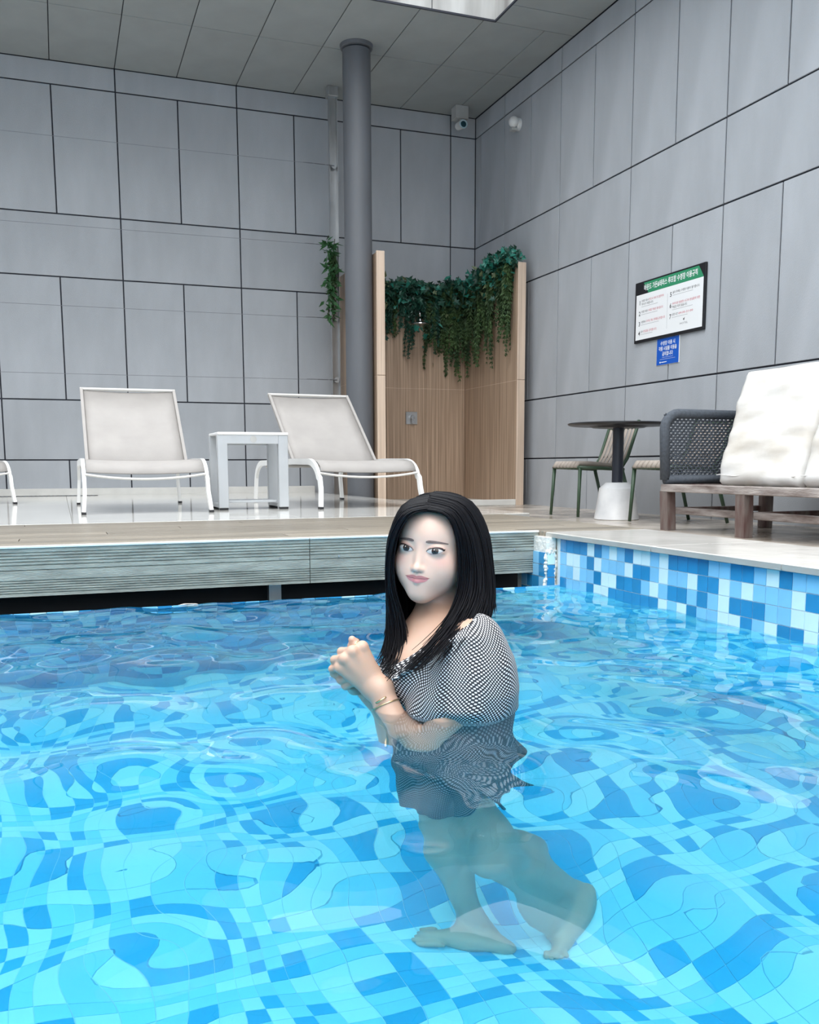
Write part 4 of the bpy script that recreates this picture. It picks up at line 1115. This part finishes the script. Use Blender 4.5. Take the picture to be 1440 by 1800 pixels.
face_patch('upper_lip', M_LIPD, -LW, LW, mid, uptop, .0005, 30, 4)
face_patch('lower_lip', M_LIP, -LW*.97, LW*.97, lobot, lambda x: mid(x)-.0003, .0005, 30, 5)
face_patch('lip_line', mat('lip_line', (.20,.06,.06), .6, noise_amt=0), -LW*1.06, LW*1.06, lambda x: mid(x)-.0006, lambda x: mid(x)+.0003, .0009, 30, 1)

# --- hair: guide curves round the head, a lofted sheet and many loose strands
def cr(pts, n):
    """Catmull-Rom through pts, n samples"""
    out = []; m = len(pts)-1
    for i in range(n):
        t = i/(n-1)*m; k = min(int(t), m-1); u = t-k
        p0, p1, p2, p3 = pts[max(k-1,0)], pts[k], pts[k+1], pts[min(k+2,m)]
        out.append(.5*((2*p1)+(p2-p0)*u+(2*p0-5*p1+4*p2-p3)*u*u+(3*p1-p0-3*p2+p3)*u**3))
    return out
G = [
 [(756,896,-.080),(722,903,-.092),(700,935,-.082),(690,985,-.062),(693,1035,-.052),(706,1080,-.050),(712,1125,-.060),(703,1165,-.090),(680,1192,-.12)],
 [(757,888,-.066),(712,900,-.078),(690,940,-.058),(684,990,-.040),(685,1040,-.032),(690,1085,-.030),(694,1125,-.040),(688,1160,-.06),(672,1180,-.08)],
 [(759,878,-.030),(712,890,-.035),(690,935,-.020),(684,990,-.010),(684,1040,-.004),(685,1085,.0),(684,1120,-.01),(681,1145,-.02),(677,1168,-.03)],
 [(764,870,.0),(718,884,.03),(698,935,.05),(692,990,.055),(693,1040,.055),(696,1080,.050),(698,1110,.045),(697,1135,.04),(694,1155,.035)],
 [(764,868,.03),(748,874,.075),(740,930,.100),(740,990,.100),(742,1040,.095),(745,1075,.085),(746,1100,.080),(748,1120,.075),(750,1135,.07)],
 [(772,867,.03),(800,874,.075),(815,930,.095),(818,990,.090),(820,1040,.080),(822,1070,.070),(822,1085,.062),(822,1096,.056),(822,1104,.05)],
 [(764,866,.0),(822,880,.02),(852,930,.025),(860,990,.020),(862,1030,.010),(862,1055,.0),(860,1072,-.01),(857,1084,-.02),(852,1092,-.03)],
 [(760,868,-.03),(818,884,-.040),(850,935,-.045),(860,990,-.050),(863,1030,-.058),(862,1055,-.068),(858,1075,-.080),(850,1088,-.09),(838,1098,-.10)],
 [(756,875,-.05),(806,890,-.065),(834,935,-.070),(846,990,-.076),(848,1035,-.088),(842,1065,-.105),(828,1092,-.135),(806,1118,-.165),(780,1145,-.19)],
 [(750,886,-.066),(794,898,-.078),(816,935,-.080),(826,985,-.080),(826,1030,-.085),(816,1065,-.100),(796,1100,-.130),(765,1140,-.170),(725,1180,-.20)],
 [(744,896,-.080),(782,904,-.094),(800,935,-.088),(806,980,-.078),(806,1025,-.072),(798,1062,-.075),(778,1100,-.095),(742,1145,-.140),(694,1190,-.17)],
]
GP = [[P(q[0], q[1], q[2]*1.09) for q in g] for g in G]
NS = 30
GS = [cr(g, NS) for g in GP]
def guide(w_):
    """guide at fractional position w_ across the sheet"""
    k = min(int(w_), len(GS)-2); u = w_-k
    g0, g1, g2, g3 = GS[max(k-1,0)], GS[k], GS[k+1], GS[min(k+2,len(GS)-1)]
    return [.5*((2*b)+(c-a)*u+(2*a-5*b+4*c-d)*u*u+(3*b-a-3*c+d)*u**3) for a, b, c, d in zip(g0, g1, g2, g3)]
M_HAIR = mat('wet_black_hair', (.004,.004,.006), .5, spec=.12, noise_amt=.2, noise_scale=120)
hd = MB(); cols = 90; vs = []; fs = []
for i in range(cols+1):
    g = guide(i/cols*(len(GS)-1)); kmax = int(NS*.86)
    ctr = HO+Vector((0,0,.0))
    for j in range(kmax):
        p = g[j]; inn = Vector((ctr.x-p.x, ctr.y-p.y, (ctr.z-p.z) if p.z > ctr.z else 0)); inn = inn.normalized() if inn.length > 1e-6 else Vector((0,0,0))
        vs.append(p+inn*(.004+.002*math.sin(i*2.1+j*.15)))
for i in range(cols):
    for j in range(kmax-1): a = i*kmax+j; fs.append((a, a+1, a+kmax+1, a+kmax))
hd.add(vs, fs)
loc_mb_to_world(hd).build('hair', M_HAIR, PERSON, True)
random.seed(5); sm_ = MB()
for k in range(760):
    w_ = random.uniform(0, len(GS)-1)
    if random.random() < .35: w_ = random.choice((random.uniform(0,2.2), random.uniform(7.2,10)))
    g = guide(w_); L = int(NS*random.uniform(.72,1.0)) if random.random() < .8 else NS
    off = Vector((random.gauss(0,.0028), random.gauss(0,.0030), random.gauss(0,.0022))); ph = random.uniform(0,6); wv = random.uniform(.0004,.0016)
    fr = Vector((random.gauss(0,1), random.gauss(0,1), random.gauss(0,.4)))*random.choice((.004,.008,.015,.035))
    pts = []; rs = []; r0_ = random.uniform(.0011,.0030)
    for j in range(L):
        t = j/(NS-1); q = g[j]+off*(.35+t)+fr*max(0,t-.45)**1.6*1.6+Vector((math.sin(ph+t*9)*wv, math.cos(ph+t*8)*wv, 0))
        pts.append(q); rs.append(r0_*(1-.75*(j/max(1,L-1))**2.2)*(.75+.25*min(1,t*6)))
    sm_.tube(pts, rs, 5, cap=False)
loc_mb_to_world(sm_).build('hair_strands', M_HAIR, PERSON, True)['kind'] = 'stuff'

# --- dress: loose bodice and puffed near sleeve, skirt floating below the water
def dot_mat(name='black_dress_white_dots', white=(.74,.74,.75,1)):
    m = mat(name, (.01,.01,.014), .7, noise_amt=0); n = m.node_tree; p_ = n.nodes['Principled BSDF']
    at = n.nodes.new('ShaderNodeAttribute'); at.attribute_name = 'cloth'
    sx = n.nodes.new('ShaderNodeSeparateXYZ'); n.links.new(at.outputs['Vector'], sx.inputs[0])
    prod = None
    outs = []
    for ax in ('X','Y'):
        mu = n.nodes.new('ShaderNodeMath'); mu.operation = 'MULTIPLY'; mu.inputs[1].default_value = 2*PI/.0076; n.links.new(sx.outputs[ax], mu.inputs[0])
        si = n.nodes.new('ShaderNodeMath'); si.operation = 'SINE'; n.links.new(mu.outputs[0], si.inputs[0]); outs.append(si)
    pr = n.nodes.new('ShaderNodeMath'); pr.operation = 'MULTIPLY'; n.links.new(outs[0].outputs[0], pr.inputs[0]); n.links.new(outs[1].outputs[0], pr.inputs[1])
    ramp = n.nodes.new('ShaderNodeValToRGB'); ramp.color_ramp.elements[0].position = .12; ramp.color_ramp.elements[1].position = .34
    ramp.color_ramp.elements[0].color = (.012,.012,.018,1); ramp.color_ramp.elements[1].color = white
    n.links.new(pr.outputs[0], ramp.inputs['Fac']); n.links.new(ramp.outputs['Color'], p_.inputs['Base Color']); return m
M_DRESS = dot_mat(); M_SKIRT = dot_mat('soaked_dress_fabric', (.30,.31,.34,1))
def build_dress():
    f = Field(np.arange(-.12,.34,.0028), np.arange(-.36,.26,.0030), np.arange(-.12,.26,.0028))
    ch = LM['ch']
    f.ell(ch+Vector((0,0,-.01)), (.118,.138,.150), .03)
    f.ell(P(740,1190,-.068), (.070,.070,.068), .03); f.ell(P(716,1190,.055), (.070,.070,.066), .03)
    f.cap(ch, Vector((ch.x+.015,.01,-.12)), .118, .118, .03)
    f.cap(LM['NB']+Vector((.01,-.02,-.01)), P(834,1124,-.135), .050, .050, .03)
    sp_ = [P(836,1124,-.145), P(838,1160,-.140), P(836,1205,-.135), P(826,1245,-.125)]
    f.chain(sp_, [.046,.068,.082,.086], .03)
    f.cap(P(850,1180,-.11), P(858,1240,-.09), .058, .064, .03)
    f.cap(P(800,1190,-.14), P(768,1245,-.13), .056, .052, .025)
    f.cap(P(775,1235,-.14), P(752,1256,-.13), .050, .040, .025)
    # gathered folds running down the sleeve
    for i, px in enumerate((776,792,806,822,838,856,872)):
        f.cap(P(812+(px-812)*.45,1125,-.185), P(px,1250,-.215 if 780 < px < 850 else -.190), .004, .010, .022)
    # ruffled back seam and neckline edge
    edge = [(848,1094),(858,1108),(868,1122),(876,1138),(880,1154),(886,1170),(892,1186),(897,1202),(901,1218),(900,1232),(894,1246)]
    for i, (x, y) in enumerate(edge): f.ell(P(x-5,y,-.13+.003*i), (.012,.014,.009), .008)
    for i in range(9): f.ell(P(694+i*7.5, 1192-i*6.2, -.135+.004*(i % 2)), (.008,.010,.006), .006)
    n_ = Vector((-.57,-.05,.82)); f.cut(n_, P(765,1133,-.15))
    f.cut((0,0,-1), (0,0,-.105))
    V, F = f.mesh()
    th = np.arctan2(V[:,1]-P(838,1200,-.10)[1], V[:,0]-P(815,1200,-.10)[0])
    wob = .004*np.sin(V[:,2]*60+th*3)+.003*np.sin(th*11)
    vec = np.stack([th*.105+wob, V[:,2]+.005*np.sin(th*5)+.18*np.abs(th*0), th*0], 1)
    np_mesh('dress', V, F, M_DRESS, PERSON, vec=vec)
    # skirt: rings from the waterline to the hem
    rows = [(1240,706,898,.118),(1275,694,905,.130),(1305,696,910,.138),(1340,700,915,.146),(1372,694,924,.156),(1400,690,932,.165),(1422,692,926,.172)]
    nth = 150; ns = 60; vs = np.zeros((ns+1, nth, 3)); uv = np.zeros((ns+1, nth, 3))
    ring = []
    for py, x0, x1, hb in rows:
        pl, pr = U(x0,py,-.10), U(x1,py,-.10)
        ring.append(((pl.x+pr.x)/2*1.05, (pr.x-pl.x)/2*1.04, hb, min(.0,(pl.z+pr.z)/2)))
    ring = np.array(ring); ring[0,3] = .012
    for t in range(nth):
        a = 2*PI*t/nth; ca, sa = math.cos(a), math.sin(a)
        # hem: long at the left front and in a pointed tail on the right, short between
        hem = .90+.03*math.sin(3*a+.6)+.09*math.exp(-((a-PI*1.15)/.6)**2)-.12*math.exp(-((a-PI*1.62)/.35)**2)+.10*math.exp(-(min(a,2*PI-a)/.35)**2)
        for j in range(ns+1):
            s_ = j/ns*min(1.0, hem)*(len(rows)-1); k = min(int(s_), len(rows)-2); u = s_-k
            cx, rx, ry, z = ring[k]*(1-u)+ring[k+1]*u
            q = j/ns; fold = 1+q*(.050*math.sin(9*a+1.5*q)+.030*math.sin(17*a+3*q+1)+.02*math.sin(5*a-2*q))
            tail = .05*max(0,q-.75)/.25*math.exp(-(min(a,2*PI-a)/.30)**2)
            vs[j,t] = (cx+(rx*fold+tail)*ca, .0+ry*fold*sa-.02, z+.006*math.sin(13*a+4*q)*q)
            uv[j,t] = (a*.15+.006*q*math.sin(5*a), z, 0)
    I = np.arange((ns+1)*nth).reshape(ns+1, nth); J = np.roll(I, -1, 1)
    # leave the seam open in the cloth coordinate only
    F = np.stack([I[:-1], J[:-1], J[1:], I[1:]], -1).reshape(-1,4)
    o = np_mesh('skirt', vs.reshape(-1,3), F, M_SKIRT, PERSON, vec=uv.reshape(-1,3))
    md = o.modifiers.new('thickness', 'SOLIDIFY'); md.thickness = .002
build_dress()

# --- jewellery
M_GOLD = mat('gold', (.78,.55,.30), .22, metal=1, noise_amt=.05)
def ring_about(c, ax, r, rad, n=28, nm='ring', m=M_GOLD):
    ax = Vector(ax).normalized(); e = ax.cross(Vector((0,0,1))).normalized(); g = ax.cross(e)
    return loc_mb_to_world(MB().tube([c+e*(math.cos(2*PI*i/n)*r)+g*(math.sin(2*PI*i/n)*r) for i in range(n+1)], rad, 6, cap=False)).build(nm, m, PERSON, True)
br_ = ring_about(LM['wr'].lerp(LM['el'],.14), LM['el']-LM['wr'], .0305, .0014, 32, 'bracelet')
loc_mb_to_world(MB().tube([P(661,1236,-.146), P(669,1231,-.150), P(679,1225,-.148)], .0022, 6)).build('bracelet_bar', M_GOLD, br_, True)
fr_ = ring_about(LM['kn'][0]+Vector((-.66,.70,-.10)).normalized()*.012, (-.66,.70,-.10), .0112, .0011, 24, 'finger_ring')
loc_mb_to_world(MB().sphere(LM['kn'][0]+Vector((-.012,-.003,.006)), .0024, 8, 6)).build('ring_bead', M_GOLD, fr_, True)
ring_about(LM['t2'].lerp(LM['t3'],.3), LM['t3']-LM['t2'], .0112, .0022, 20, 'black_hair_tie', MAT['black'])
nk = [(742,1108,-.02),(738,1118,-.058),(731,1135,-.080),(727,1146,-.092),(730,1138,-.088),(750,1112,-.075),(768,1096,-.06)]
loc_mb_to_world(MB().tube(cr([P(*q) for q in nk], 40), .0009, 5)).build('necklace', M_GOLD, PERSON, True)
